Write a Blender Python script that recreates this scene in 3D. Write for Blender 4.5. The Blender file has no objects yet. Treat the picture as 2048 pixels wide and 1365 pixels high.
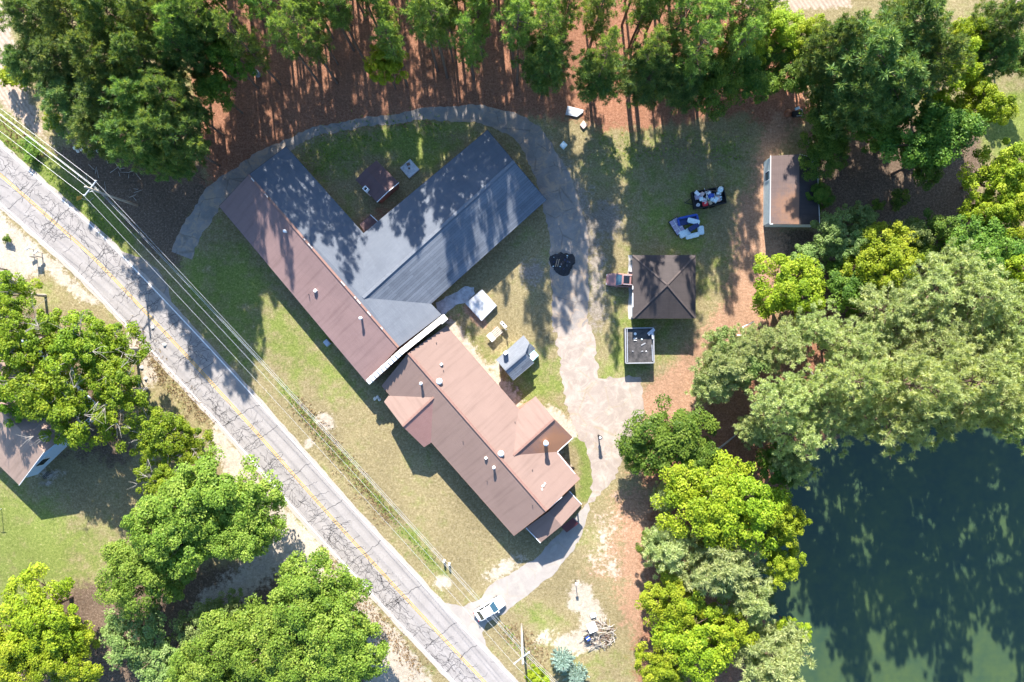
import bpy, math, random
import numpy as np
from mathutils import Vector, Matrix
from mathutils.geometry import tessellate_polygon
R = math.radians
scn = bpy.context.scene
COL = scn.collection
random.seed(7)
H = 100.0                      # camera height above the ground
S = 2048 / 150.0               # photograph pixels per metre on the ground

# ------------------------------------------------------------------ camera, sky, sun, exposure
cd = bpy.data.cameras.new('camera')
cam = bpy.data.objects.new('camera', cd)
COL.objects.link(cam)
cam.location = (0, 0, H)
cd.lens = 24; cd.sensor_width = 36; cd.clip_end = 2000; cd.clip_start = 1
scn.camera = cam

SUN_EL = R(32)
sdir = Vector((0.10, -1.0, 0)).normalized() * math.cos(SUN_EL) + Vector((0, 0, -math.sin(SUN_EL)))
world = bpy.data.worlds.new('World'); scn.world = world; world.use_nodes = True
wn = world.node_tree.nodes; wl = world.node_tree.links
sky = wn.new('ShaderNodeTexSky'); sky.sky_type = 'NISHITA'; sky.sun_disc = False
sky.sun_elevation = SUN_EL; sky.sun_rotation = math.atan2(-sdir.x, -sdir.y)
sky.air_density = 1.0; sky.dust_density = 0.6; sky.ozone_density = 2.5
hsn = wn.new('ShaderNodeHueSaturation'); hsn.inputs['Saturation'].default_value = 1.12
wl.new(sky.outputs[0], hsn.inputs['Color']); wl.new(hsn.outputs[0], wn['Background'].inputs[0]); wn['Background'].inputs[1].default_value = 0.112
sl = bpy.data.lights.new('sun', 'SUN'); sl.energy = 5.0; sl.angle = R(0.55); sl.color = (1, 0.95, 0.87)
sun = bpy.data.objects.new('sun', sl); COL.objects.link(sun)
sun.rotation_euler = sdir.to_track_quat('-Z', 'Y').to_euler(); sun.location = (0, 60, 60)
vs = scn.view_settings
scn.display_settings.display_device = 'sRGB'
vs.view_transform = 'Standard'; vs.look = 'None'; vs.gamma = 1; vs.use_curve_mapping = False
vs.exposure = 1.85
scn.cycles.max_bounces = 6; scn.cycles.diffuse_bounces = 4; scn.cycles.transmission_bounces = 4; scn.cycles.glossy_bounces = 2
scn.cycles.use_denoising = True
scn.cycles.use_adaptive_sampling = True; scn.cycles.adaptive_threshold = 0.02

# ------------------------------------------------------------------ helpers
def W(px, py, h=0.0):
    """ground plan of the photograph: the point at height h seen at that pixel of the survey picture"""
    k = (1 - h / H) / S
    return Vector(((px - 1024) * k, (682.5 - py) * k, h))

def tag(o, label=None, cat=None, group=None, kind=None):
    if label: o['label'] = label
    if cat: o['category'] = cat
    if group: o['group'] = group
    if kind: o['kind'] = kind
    return o

def empty(name, loc, rz=0.0, label=None, cat=None, group=None):
    o = bpy.data.objects.new(name, None)
    o.empty_display_size = 0.3
    o.location = loc; o.rotation_euler = (0, 0, rz)
    COL.objects.link(o)
    return tag(o, label, cat, group)

def link_mesh(name, me, parent=None, loc=None):
    o = bpy.data.objects.new(name, me); COL.objects.link(o)
    if parent is not None: o.parent = parent
    if loc is not None: o.location = loc
    return o

def copy_tree(o, parent=None):
    c = o.copy(); COL.objects.link(c); c.parent = parent
    for ch in list(o.children): copy_tree(ch, c)
    return c

class MB:
    """collects faces for one mesh"""
    def __init__(s): s.v = []; s.f = []; s.uv = []
    def add(s, vs, fs, uvs=None):
        b = len(s.v); s.v += [tuple(p) for p in vs]; s.f += [tuple(b + i for i in f) for f in fs]
        s.uv += [(p[0], p[1]) for p in (uvs if uvs is not None else vs)]
        return s
    def box(s, c, size, rz=0.0, taper=1.0, m=None):
        x, y, z = [d / 2 for d in size]; out = []
        for k in (-1, 1):
            t = taper if k == 1 else 1
            for a, b in ((-1, -1), (1, -1), (1, 1), (-1, 1)): out.append(Vector((a * x * t, b * y * t, k * z)))
        mt = m if m is not None else Matrix.Rotation(rz, 3, 'Z')
        c = Vector(c)
        return s.add([mt @ p + c for p in out], [(3, 2, 1, 0), (4, 5, 6, 7), (0, 1, 5, 4), (1, 2, 6, 5), (2, 3, 7, 6), (3, 0, 4, 7)])
    def bar(s, p, q, w, h):
        p = Vector(p); q = Vector(q); d = q - p; L = d.length; d = d / L
        side = d.cross(Vector((0, 0, 1)))
        side = side.normalized() if side.length > 1e-4 else Vector((1, 0, 0))
        up = side.cross(d); m = Matrix((d, side, up)).transposed()
        return s.box((p + q) / 2, (L, w, h), m=m)
    def tube(s, pts, rad, n=8, cap=True):
        pts = [Vector(p) for p in pts]; rad = rad if isinstance(rad, (list, tuple)) else [rad] * len(pts)
        vs = []; fs = []
        for i, p in enumerate(pts):
            d = (pts[min(i + 1, len(pts) - 1)] - pts[max(i - 1, 0)]).normalized()
            a = d.cross(Vector((0.3, 0.1, 1)) if abs(d.z) < 0.9 else Vector((1, 0, 0))).normalized(); b = d.cross(a)
            for k in range(n):
                t = 2 * math.pi * k / n; vs.append(p + (a * math.cos(t) + b * math.sin(t)) * rad[i])
        for i in range(len(pts) - 1):
            for k in range(n):
                k2 = (k + 1) % n; fs.append((i * n + k, i * n + k2, (i + 1) * n + k2, (i + 1) * n + k))
        if cap: fs += [tuple(range(n - 1, -1, -1)), tuple((len(pts) - 1) * n + k for k in range(n))]
        return s.add(vs, fs)
    def lathe(s, c, prof, n=16):
        c = Vector(c); vs = []; fs = []
        for r, z in prof:
            for k in range(n): t = 2 * math.pi * k / n; vs.append(c + Vector((r * math.cos(t), r * math.sin(t), z)))
        for i in range(len(prof) - 1):
            for k in range(n):
                k2 = (k + 1) % n; fs.append((i * n + k, i * n + k2, (i + 1) * n + k2, (i + 1) * n + k))
        fs += [tuple(range(n - 1, -1, -1)), tuple((len(prof) - 1) * n + k for k in range(n))]
        return s.add(vs, fs)
    def prism(s, poly, z0, z1):
        n = len(poly); a = [Vector((p[0], p[1], z0)) for p in poly]; b = [Vector((p[0], p[1], z1)) for p in poly]
        tr = tessellate_polygon([[Vector((p[0], p[1], 0)) for p in poly]])
        fs = [tuple(n + i for i in t) for t in tr] + [tuple(reversed(t)) for t in tr]
        fs += [(i, (i + 1) % n, n + (i + 1) % n, n + i) for i in range(n)]
        return s.add(a + b, fs)
    def sheet(s, poly, z, edge=None):
        n = len(poly); tr = tessellate_polygon([[Vector((p[0], p[1], 0)) for p in poly]])
        return s.add([Vector((p[0], p[1], z)) for p in poly], tr)
    def slab(s, pts, t, uaxis):
        """a roof slope: polygon of 3D points with thickness, uv in metres along the eave and up the slope"""
        pts = [Vector(p) for p in pts]; n = len(pts)
        u = Vector(uaxis).normalized(); nr = (pts[1] - pts[0]).cross(pts[2] - pts[1]).normalized()
        if nr.z < 0: pts.reverse(); nr = -((pts[1] - pts[0]).cross(pts[2] - pts[1]).normalized()) ; nr = nr if nr.z > 0 else -nr
        vv = nr.cross(u)
        low = [p - Vector((0, 0, t)) for p in pts]
        uv = [((p - pts[0]).dot(u), (p - pts[0]).dot(vv)) for p in pts]
        tr = tessellate_polygon([[Vector((p.x, p.y, 0)) for p in pts]])
        fs = list(tr) + [tuple(n + i for i in reversed(q)) for q in tr] + [(i, n + i, n + (i + 1) % n, (i + 1) % n) for i in range(n)]
        return s.add(pts + low, fs, uv + uv)
    def build(s, name, mat, parent=None, smooth=False, bevel=0.0, local=False):
        off = Vector((0, 0, 0))
        if parent is not None:
            p = parent
            while p is not None: off += Vector(p.location); p = p.parent
        me = bpy.data.meshes.new(name)
        if local: me.from_pydata(s.v, [], s.f)
        else: me.from_pydata([(x - off.x, y - off.y, z - off.z) for x, y, z in s.v], [], s.f)
        uvl = me.uv_layers.new(name='UVMap')
        li = np.empty(len(me.loops), dtype=np.int32); me.loops.foreach_get('vertex_index', li)
        uvl.data.foreach_set('uv', np.array(s.uv, dtype=np.float32)[li].ravel())
        me.materials.append(mat)
        if smooth: me.polygons.foreach_set('use_smooth', [True] * len(me.polygons))
        me.validate(); me.update()
        import bmesh
        bm = bmesh.new(); bm.from_mesh(me); bmesh.ops.recalc_face_normals(bm, faces=bm.faces); 
        if bevel > 0:
            ed = [e for e in bm.edges if len(e.link_faces) == 2 and e.calc_face_angle(0) > 0.6]
            bmesh.ops.bevel(bm, geom=ed, offset=bevel, segments=2, affect='EDGES', clamp_overlap=True)
        bm.to_mesh(me); bm.free()
        return link_mesh(name, me, parent)

# ------------------------------------------------------------------ materials
class NT:
    def __init__(s, name):
        s.m = bpy.data.materials.new(name); s.m.use_nodes = True
        s.t = s.m.node_tree; s.b = s.t.nodes['Principled BSDF']; s.out = s.t.nodes['Material Output']
    def n(s, ty, ins=None, **kw):
        nd = s.t.nodes.new(ty)
        for k, v in kw.items(): setattr(nd, k, v)
        for k, v in (ins or {}).items(): s.set(nd.inputs[k], v)
        return nd
    def set(s, sock, v):
        if hasattr(v, 'is_output') or isinstance(v, bpy.types.NodeSocket): s.t.links.new(v, sock)
        else:
            if isinstance(v, (tuple, list)) and len(v) == 3 and sock.type == 'RGBA': v = (*v, 1)
            sock.default_value = v
    def coord(s, kind='Object', sc=None, rot=None):
        o = s.n('ShaderNodeTexCoord').outputs[kind]
        if sc or rot:
            mp = s.n('ShaderNodeMapping', {'Vector': o})
            if sc: mp.inputs['Scale'].default_value = sc
            if rot: mp.inputs['Rotation'].default_value = rot
            o = mp.outputs[0]
        return o
    def noise(s, scale, detail=3, rough=0.55, co=None, dist=0.0):
        nd = s.n('ShaderNodeTexNoise', {'Scale': scale, 'Detail': detail, 'Roughness': rough, 'Distortion': dist})
        if co is not None: s.set(nd.inputs['Vector'], co)
        return nd.outputs['Fac']
    def ramp(s, fac, stops):
        nd = s.n('ShaderNodeValToRGB'); s.set(nd.inputs[0], fac); e = nd.color_ramp.elements
        while len(e) < len(stops): e.new(0.5)
        for i, (p, c) in enumerate(stops):
            e[i].position = p; e[i].color = (c, c, c, 1) if not isinstance(c, (tuple, list)) else (*c, 1)
        return nd.outputs[0]
    def mix(s, fac, a, b, mode='MIX'):
        nd = s.n('ShaderNodeMix', data_type='RGBA', blend_type=mode)
        s.set(nd.inputs[0], fac); s.set(nd.inputs[6], a); s.set(nd.inputs[7], b)
        return nd.outputs[2]
    def math(s, op, a, b=0.0, clamp=False):
        nd = s.n('ShaderNodeMath', operation=op); nd.use_clamp = clamp
        s.set(nd.inputs[0], a); s.set(nd.inputs[1], b); return nd.outputs[0]
    def sstep(s, x, lo, hi):
        nd = s.n('ShaderNodeMapRange', interpolation_type='SMOOTHSTEP')
        s.set(nd.inputs[0], x); nd.inputs[1].default_value = lo; nd.inputs[2].default_value = hi
        return nd.outputs[0]
    def bump(s, h, strength=0.3, dist=0.05):
        nd = s.n('ShaderNodeBump', {'Strength': strength, 'Distance': dist, 'Height': h})
        s.set(s.b.inputs['Normal'], nd.outputs[0])
    def done(s, col=None, rough=0.8, spec=0.3, metal=0.0):
        if col is not None: s.set(s.b.inputs['Base Color'], col)
        s.set(s.b.inputs['Roughness'], rough); s.b.inputs['Specular IOR Level'].default_value = spec
        s.b.inputs['Metallic'].default_value = metal
        return s.m

def plain(name, c, rough=0.6, var=0.18, scale=3.0, spec=0.35, metal=0.0, bump=0.0, c2=None):
    t = NT(name); co = t.coord()
    f = t.noise(scale, 5, 0.6, co); g = t.noise(scale * 7, 3, 0.6, co)
    f = t.math('ADD', t.math('MULTIPLY', f, 0.65), t.math('MULTIPLY', g, 0.35))
    hi = c2 or tuple(min(1, v * (1 + var)) for v in c); lo = tuple(v * (1 - var) for v in c)
    col = t.ramp(f, [(0.32, lo), (0.68, hi)])
    if bump: t.bump(g, bump, 0.03)
    return t.done(col, rough, spec, metal)

def shingle(name, c, c2, stain=None, row=0.27, tab=0.9, contrast=0.35, dirt=0.4):
    t = NT(name); uv = t.coord('UV'); ob = t.coord()
    br = t.n('ShaderNodeTexBrick', {'Vector': uv, 'Scale': 1.0, 'Mortar Size': 0.018, 'Mortar Smooth': 0.4, 'Bias': 0.0,
             'Brick Width': tab, 'Row Height': row, 'Color1': (0.35, 0.35, 0.35, 1), 'Color2': (0.75, 0.75, 0.75, 1), 'Mortar': (0.0, 0.0, 0.0, 1)}, offset=0.5)
    b = t.math('ADD', t.math('MULTIPLY', br.outputs[0], contrast), 0.5 * (1 - contrast))
    n1 = t.noise(0.3, 4, 0.65, ob); n2 = t.noise(9, 2, 0.7, ob)
    streak = t.noise(1.0, 4, 0.6, t.coord('UV', sc=(1.6, 0.14, 1)))
    f = t.math('ADD', t.math('ADD', t.math('MULTIPLY', b, 0.55), t.math('MULTIPLY', n2, 0.2)), t.math('MULTIPLY', n1, 0.35))
    col = t.ramp(f, [(0.25, c), (0.75, c2)])
    col = t.mix(t.math('MULTIPLY', t.sstep(streak, 0.45, 0.75), dirt), col, tuple(v * 0.55 for v in c))
    if stain is not None:
        sc, px, py, rr = stain
        p = W(px, py); d = t.n('ShaderNodeVectorMath', operation='DISTANCE'); d.inputs[1].default_value = (p.x, p.y, 3.5)
        geo = t.n('ShaderNodeNewGeometry'); t.set(d.inputs[0], geo.outputs['Position'])
        k = t.math('ADD', t.math('DIVIDE', d.outputs['Value'], rr), t.math('MULTIPLY', t.math('SUBTRACT', t.noise(0.9, 5, 0.7, ob), 0.5), 1.3))
        col = t.mix(t.math('SUBTRACT', 1.0, t.sstep(k, 0.35, 1.15)), col, sc)
    t.bump(br.outputs[0], 0.5, 0.02)
    return t.done(col, 0.85, 0.25)

def foliage(name, a, b, c, trans=0.35, hue=0.03, val=0.35):
    t = NT(name)
    at = t.n('ShaderNodeAttribute', attribute_name='tint').outputs['Fac']
    oi = t.n('ShaderNodeObjectInfo').outputs['Random']
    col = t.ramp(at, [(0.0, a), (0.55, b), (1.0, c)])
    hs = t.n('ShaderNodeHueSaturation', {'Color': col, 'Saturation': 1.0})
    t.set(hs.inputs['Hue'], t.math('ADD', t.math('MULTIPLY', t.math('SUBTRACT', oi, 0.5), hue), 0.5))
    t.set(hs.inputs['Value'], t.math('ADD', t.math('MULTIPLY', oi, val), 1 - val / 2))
    t.done(hs.outputs[0], 0.55, 0.25)
    tr = t.n('ShaderNodeBsdfTranslucent'); t.set(tr.inputs[0], t.mix(1.0, hs.outputs[0], (1.0, 1.0, 0.45), 'MULTIPLY'))
    mx = t.n('ShaderNodeMixShader', {0: trans}); t.t.links.new(t.b.outputs[0], mx.inputs[1]); t.t.links.new(tr.outputs[0], mx.inputs[2])
    t.t.links.new(mx.outputs[0], t.out.inputs[0])
    return t.m

M = {}
M['white_paint'] = plain('white_paint', (0.72, 0.72, 0.70), 0.5, 0.08)
M['offwhite'] = plain('offwhite_masonry', (0.66, 0.62, 0.55), 0.8, 0.2, 4, bump=0.3)
M['white_metal'] = plain('white_metal', (0.75, 0.75, 0.74), 0.35, 0.06, spec=0.5)
M['galv'] = plain('galvanised', (0.45, 0.47, 0.5), 0.45, 0.2, 6, metal=0.4)
M['alu'] = plain('aluminium_wire', (0.42, 0.43, 0.45), 0.4, 0.05, metal=0.0, spec=0.6)
M['dark_metal'] = plain('dark_metal', (0.03, 0.03, 0.035), 0.5, 0.3)
M['black'] = plain('black_plastic', (0.015, 0.015, 0.017), 0.5, 0.3)
M['brick'] = plain('red_brick_wall', (0.26, 0.13, 0.09), 0.9, 0.25, 5, bump=0.4)
M['cream_wall'] = plain('cream_wall', (0.55, 0.52, 0.45), 0.8, 0.1)
M['bluewhite'] = plain('pale_blue_siding', (0.42, 0.55, 0.68), 0.6, 0.08)
M['greenwhite'] = plain('pale_green_siding', (0.5, 0.56, 0.54), 0.7, 0.15)
M['teal'] = plain('pale_teal_boards', (0.35, 0.62, 0.66), 0.6, 0.15)
M['wood_grey'] = plain('weathered_wood', (0.42, 0.38, 0.33), 0.85, 0.3, 4)
M['wood_new'] = plain('fresh_lumber', (0.6, 0.44, 0.2), 0.75, 0.15, 4)
M['pole_wood'] = plain('pole_wood', (0.36, 0.31, 0.25), 0.85, 0.25, 3)
M['bark'] = plain('pine_bark', (0.13, 0.085, 0.06), 0.95, 0.4, 3, bump=0.5)
M['bark_pale'] = plain('pale_bark', (0.3, 0.27, 0.23), 0.9, 0.3, 3, bump=0.4)
M['concrete'] = plain('concrete', (0.34, 0.32, 0.29), 0.9, 0.25, 1.2, bump=0.2)
M['slab'] = plain('mottled_concrete', (0.42, 0.42, 0.42), 0.9, 0.45, 1.5, bump=0.3)
M['maroon'] = plain('dark_red_paint', (0.07, 0.015, 0.02), 0.6, 0.2)
M['charcoal'] = plain('char_ash', (0.012, 0.012, 0.014), 0.8, 0.8, 6, bump=0.8, c2=(0.05, 0.05, 0.055))
M['tar_roof'] = plain('tar_roof', (0.022, 0.023, 0.027), 0.55, 0.7, 1.6, c2=(0.10, 0.09, 0.085))
M['glass'] = NT('dark_glass').done((0.01, 0.014, 0.018), 0.06, 0.6)
M['glass_blue'] = NT('tinted_glass').done((0.03, 0.07, 0.10), 0.06, 0.8)
M['car_white'] = NT('white_car_paint').done((0.8, 0.8, 0.8), 0.25, 0.6)
M['car_maroon'] = NT('maroon_car_paint').done((0.26, 0.135, 0.125), 0.3, 0.6)
M['rubber'] = NT('rubber').done((0.015, 0.015, 0.015), 0.8, 0.2)
M['rim'] = NT('wheel_metal').done((0.45, 0.45, 0.46), 0.35, 0.6, 0.8)
M['lamp_red'] = NT('red_lamp').done((0.35, 0.02, 0.02), 0.2, 0.6)
M['lamp_clear'] = NT('clear_lamp').done((0.6, 0.62, 0.65), 0.12, 0.7)
for k, c in dict(red=(0.5, 0.02, 0.03), blue=(0.03, 0.08, 0.35), navy=(0.02, 0.035, 0.12), white=(0.7, 0.7, 0.7), cyanwhite=(0.55, 0.66, 0.68),
                 tan=(0.4, 0.3, 0.2), pink=(0.55, 0.4, 0.36), green=(0.05, 0.16, 0.08), grey=(0.25, 0.25, 0.26), rust=(0.2, 0.07, 0.03), brown=(0.16, 0.1, 0.07), purple=(0.3, 0.27, 0.36)).items():
    M['junk_' + k] = plain('junk_' + k, c, 0.55, 0.2, 5)
M['roof_brown'] = shingle('brown_shingles', (0.165, 0.105, 0.098), (0.245, 0.160, 0.148), contrast=0.25, dirt=0.35)
M['roof_brown_b'] = shingle('brown_metal_roof', (0.172, 0.114, 0.094), (0.235, 0.160, 0.132), contrast=0.12, dirt=0.3)
M['roof_rust'] = shingle('brown_roof_rusty', (0.20, 0.11, 0.085), (0.27, 0.155, 0.12), ((0.32, 0.155, 0.085), 1108, 885, 3.4), contrast=0.12, dirt=0.2)
M['roof_pink'] = shingle('fine_tile_roof', (0.24, 0.12, 0.10), (0.30, 0.17, 0.145), row=0.3, tab=0.3, contrast=0.5, dirt=0.1)
M['roof_grey'] = shingle('grey_shingles', (0.066, 0.076, 0.097), (0.132, 0.145, 0.168), contrast=0.3, dirt=0.15)
M['roof_grey_b'] = shingle('grey_shingles_striped', (0.038, 0.047, 0.064), (0.165, 0.182, 0.21), row=0.36, tab=7.0, contrast=0.75, dirt=0.1)
M['roof_slate'] = shingle('slate_shingles', (0.09, 0.10, 0.115), (0.19, 0.2, 0.22), contrast=0.5, dirt=0.1)
M['roof_slate_b'] = shingle('slate_shingles_striped', (0.06, 0.068, 0.08), (0.26, 0.28, 0.30), row=0.34, tab=2.0, contrast=0.8, dirt=0.1)
M['roof_dark'] = shingle('dark_brown_shingles', (0.034, 0.028, 0.028), (0.072, 0.058, 0.054), contrast=0.3, dirt=0.3)
M['roof_pump'] = shingle('plum_brown_shingles', (0.085, 0.05, 0.05), (0.14, 0.085, 0.08), contrast=0.25, dirt=0.4)
M['roof_shed'] = shingle('shed_rusty_shingles', (0.085, 0.06, 0.055), (0.145, 0.105, 0.095), ((0.20, 0.11, 0.07), 1580, 428, 4.0), contrast=0.3, dirt=0.3)
M['roof_house'] = shingle('tan_brown_shingles', (0.22, 0.15, 0.115), (0.33, 0.235, 0.185), contrast=0.35, dirt=0.35)
M['hip'] = plain('hip_cap', (0.085, 0.065, 0.058), 0.85, 0.25)
M['ridge_grey'] = plain('ridge_cap_grey', (0.15, 0.16, 0.18), 0.85, 0.2)
M['ridge_brown'] = plain('ridge_cap_brown', (0.24, 0.135, 0.105), 0.85, 0.15)

F = {}
F['pine'] = foliage('pine_needles', (0.090, 0.165, 0.036), (0.195, 0.300, 0.066), (0.35, 0.42, 0.10), 0.48)
F['pine_pale'] = foliage('pale_pine_needles', (0.22, 0.285, 0.105), (0.40, 0.465, 0.19), (0.56, 0.575, 0.27), 0.48, hue=0.015, val=0.25)
F['pine_dark'] = foliage('dark_pine_needles', (0.060, 0.120, 0.034), (0.130, 0.210, 0.058), (0.29, 0.32, 0.075), 0.48)
F['bright'] = foliage('spring_leaves', (0.14, 0.225, 0.010), (0.265, 0.355, 0.018), (0.42, 0.465, 0.035), 0.44, hue=0.025, val=0.22)
F['oak'] = foliage('oak_leaves', (0.075, 0.145, 0.014), (0.175, 0.270, 0.030), (0.30, 0.375, 0.06), 0.40, hue=0.012, val=0.2)
F['green'] = foliage('green_leaves', (0.042, 0.100, 0.012), (0.105, 0.185, 0.020), (0.19, 0.27, 0.034), 0.40, val=0.3)
F['left'] = foliage('fresh_green_leaves', (0.085, 0.165, 0.010), (0.185, 0.290, 0.016), (0.32, 0.40, 0.026), 0.44, val=0.25)
F['soft'] = foliage('soft_green_leaves', (0.095, 0.155, 0.034), (0.195, 0.275, 0.072), (0.31, 0.37, 0.13), 0.38)
F['spruce'] = foliage('blue_spruce_needles', (0.15, 0.24, 0.20), (0.30, 0.42, 0.37), (0.48, 0.57, 0.50), 0.25)
F['weed'] = foliage('weeds', (0.10, 0.18, 0.02), (0.20, 0.30, 0.035), (0.36, 0.40, 0.08), 0.4)
F['dry'] = foliage('dry_stalks', (0.20, 0.13, 0.06), (0.32, 0.22, 0.11), (0.42, 0.34, 0.19), 0.2)
F['redleaf'] = foliage('red_leaves', (0.2, 0.02, 0.02), (0.3, 0.03, 0.03), (0.4, 0.08, 0.05), 0.3)

# ------------------------------------------------------------------ ground
def poly_w(pts): return np.array([[W(x, y).x, W(x, y).y] for x, y in pts])
def sdist(X, Y, poly):
    """signed distance to a polygon in metres, positive inside"""
    P = poly; n = len(P); d = np.full(X.shape, 1e9); ins = np.zeros(X.shape, bool)
    for i in range(n):
        ax, ay = P[i]; bx, by = P[(i + 1) % n]; ex, ey = bx - ax, by - ay
        t = np.clip(((X - ax) * ex + (Y - ay) * ey) / (ex * ex + ey * ey + 1e-9), 0, 1)
        d = np.minimum(d, np.hypot(X - ax - t * ex, Y - ay - t * ey))
        c = ((ay > Y) != (by > Y)) & (X < (bx - ax) * (Y - ay) / (by - ay + 1e-12) + ax)
        ins ^= c
    return np.where(ins, d, -d)
def soft(X, Y, pts, w=1.5): return np.clip(sdist(X, Y, poly_w(pts)) / w * 0.5 + 0.5, 0, 1)
def blob(X, Y, px, py, rx, ry=None, ang=0):
    ry = ry or rx; c = W(px, py); a = R(-ang); dx, dy = X - c.x, Y - c.y
    u = (dx * math.cos(a) + dy * math.sin(a)) / (rx / S); v = (-dx * math.sin(a) + dy * math.cos(a)) / (ry / S)
    return np.clip(0.92 - np.sqrt(u * u + v * v) * 0.55, 0, 1)
def polyline_w(X, Y, pts, hw):
    P = poly_w(pts); d = np.full(X.shape, 1e9)
    for i in range(len(P) - 1):
        ax, ay = P[i]; bx, by = P[i + 1]; ex, ey = bx - ax, by - ay
        t = np.clip(((X - ax) * ex + (Y - ay) * ey) / (ex * ex + ey * ey), 0, 1)
        d = np.minimum(d, np.hypot(X - ax - t * ex, Y - ay - t * ey))
    return np.clip(1.0 - d / hw * 0.5, 0, 1)

POND = [(1570, 985), (1600, 930), (1640, 890), (1720, 850), (1850, 835), (1950, 830), (2120, 800), (2400, 800), (2400, 1700), (1560, 1700), (1545, 1365), (1555, 1290), (1500, 1210), (1495, 1150), (1520, 1080), (1530, 1030)]
gx = np.concatenate([[-900, -500, -300, -180, -120], np.arange(-86, 86.01, 0.42), [120, 180, 300, 500, 900]])
gy = np.concatenate([[-900, -500, -300, -180, -110], np.arange(-60, 62.01, 0.42), [110, 180, 300, 500, 900]])
GX, GY = np.meshgrid(gx, gy)
def mx(*a):
    o = a[0]
    for b in a[1:]: o = np.maximum(o, b)
    return o
straw = mx(soft(GX, GY, [(405, -900), (1530, -900), (1545, 40), (1640, 240), (1530, 262), (1490, 225), (1330, 255), (1200, 262), (1150, 240), (1060, 235), (930, 232), (800, 243), (690, 258), (600, 275), (560, 300), (500, 340), (445, 400), (410, 360), (395, 250), (380, 100)], 3.0),
           soft(GX, GY, [(1490, 640), (1680, 600), (1700, 760), (1640, 960), (1570, 1010), (1480, 980), (1400, 960), (1280, 980), (1280, 880), (1390, 800)], 4.0),
           soft(GX, GY, [(1235, 1000), (1300, 990), (1560, 1000), (1545, 1365), (1275, 1400), (1265, 1180), (1250, 1090)], 3.5), blob(GX, GY, 770, 440, 40, 40) * 0.8)
red = mx(polyline_w(GX, GY, [(1520, 430), (1515, 540), (1490, 630), (1440, 690), (1390, 760), (1320, 810), (1290, 850)], 3.7),
         polyline_w(GX, GY, [(1560, 250), (1530, 320), (1520, 430)], 2.6) * 0.75, blob(GX, GY, 1370, 745, 60, 35, -30),
         soft(GX, GY, [(1270, 950), (1310, 1000), (1300, 1200), (1290, 1300), (1240, 1250), (1225, 1120), (1235, 1010)], 4.0) * 0.85, soft(GX, GY, [(1190, 985), (1250, 930), (1300, 980), (1290, 1290), (1235, 1260), (1200, 1190), (1150, 1170), (1165, 1070)], 5.0) * 0.62, blob(GX, GY, 900, 640, 12, 30, 60) * 0.7,
         blob(GX, GY, 740, 450, 34, 26) * 0.9, polyline_w(GX, GY, [(935, 618), (965, 650)], 0.9) * 0.8, blob(GX, GY, 995, 660, 30, 22) * 0.55, polyline_w(GX, GY, [(245, 640), (330, 760), (400, 830)], 2.0) * 0.35)
sand = mx(soft(GX, GY, [(-500, 200), (-5, 420), (60, 480), (130, 540), (200, 610), (160, 600), (95, 545), (30, 560), (-30, 640), (-500, 640)], 1.6),
          polyline_w(GX, GY, [(255, 680), (290, 720), (300, 760)], 1.2) * 0.8,
          soft(GX, GY, [(425, 850), (445, 862), (520, 955), (575, 1020), (640, 1085), (720, 1180), (800, 1270), (870, 1370), (1050, 1500), (760, 1500), (700, 1250), (600, 1120), (540, 1060), (420, 900)], 1.6),
          polyline_w(GX, GY, [(585, 1085), (530, 1130), (470, 1180), (420, 1210)], 2.6) * 0.85, blob(GX, GY, 650, 842, 26, 18, 50), blob(GX, GY, 618, 887, 12), blob(GX, GY, 1005, 1140, 60, 22, -35) * 0.85, blob(GX, GY, 885, 1165, 22, 16),
          polyline_w(GX, GY, [(1160, 1185), (1185, 1230), (1180, 1280), (1130, 1290)], 1.6), blob(GX, GY, 1150, 1210, 18, 16), blob(GX, GY, 1090, 1275, 40, 20, -30) * 0.75,
          soft(GX, GY, [(1180, 1010), (1240, 960), (1262, 1040), (1240, 1160), (1180, 1165), (1150, 1120), (1160, 1060)], 3.5) * 0.5, blob(GX, GY, 1225, 1130, 28, 40) * 0.7,
          polyline_w(GX, GY, [(905, 655), (960, 730), (1010, 780), (1035, 810)], 1.3) * 0.75, blob(GX, GY, 990, 735, 26, 22) * 0.8, blob(GX, GY, 300, 905, 60, 30, -40) * 0.55, blob(GX, GY, 100, 950, 40, 24) * 0.7,
          polyline_w(GX, GY, [(1095, 830), (1140, 860)], 1.4), blob(GX, GY, 1175, 860, 80, 25) * 0.6, polyline_w(GX, GY, [(1137, 980), (1140, 930), (1120, 905)], 1.0) * 0.5)
field = mx(soft(GX, GY, [(-900, -900), (30, -900), (20, 60), (60, 200), (108, 300), (60, 260), (-20, 190), (-900, -300)], 2.0), soft(GX, GY, [(1480, -900), (1760, -900), (1700, 14), (1560, 26), (1480, 10)], 1.5), soft(GX, GY, [(2010, -900), (3000, -900), (3000, 40), (2025, 50)], 2.0))
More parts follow.
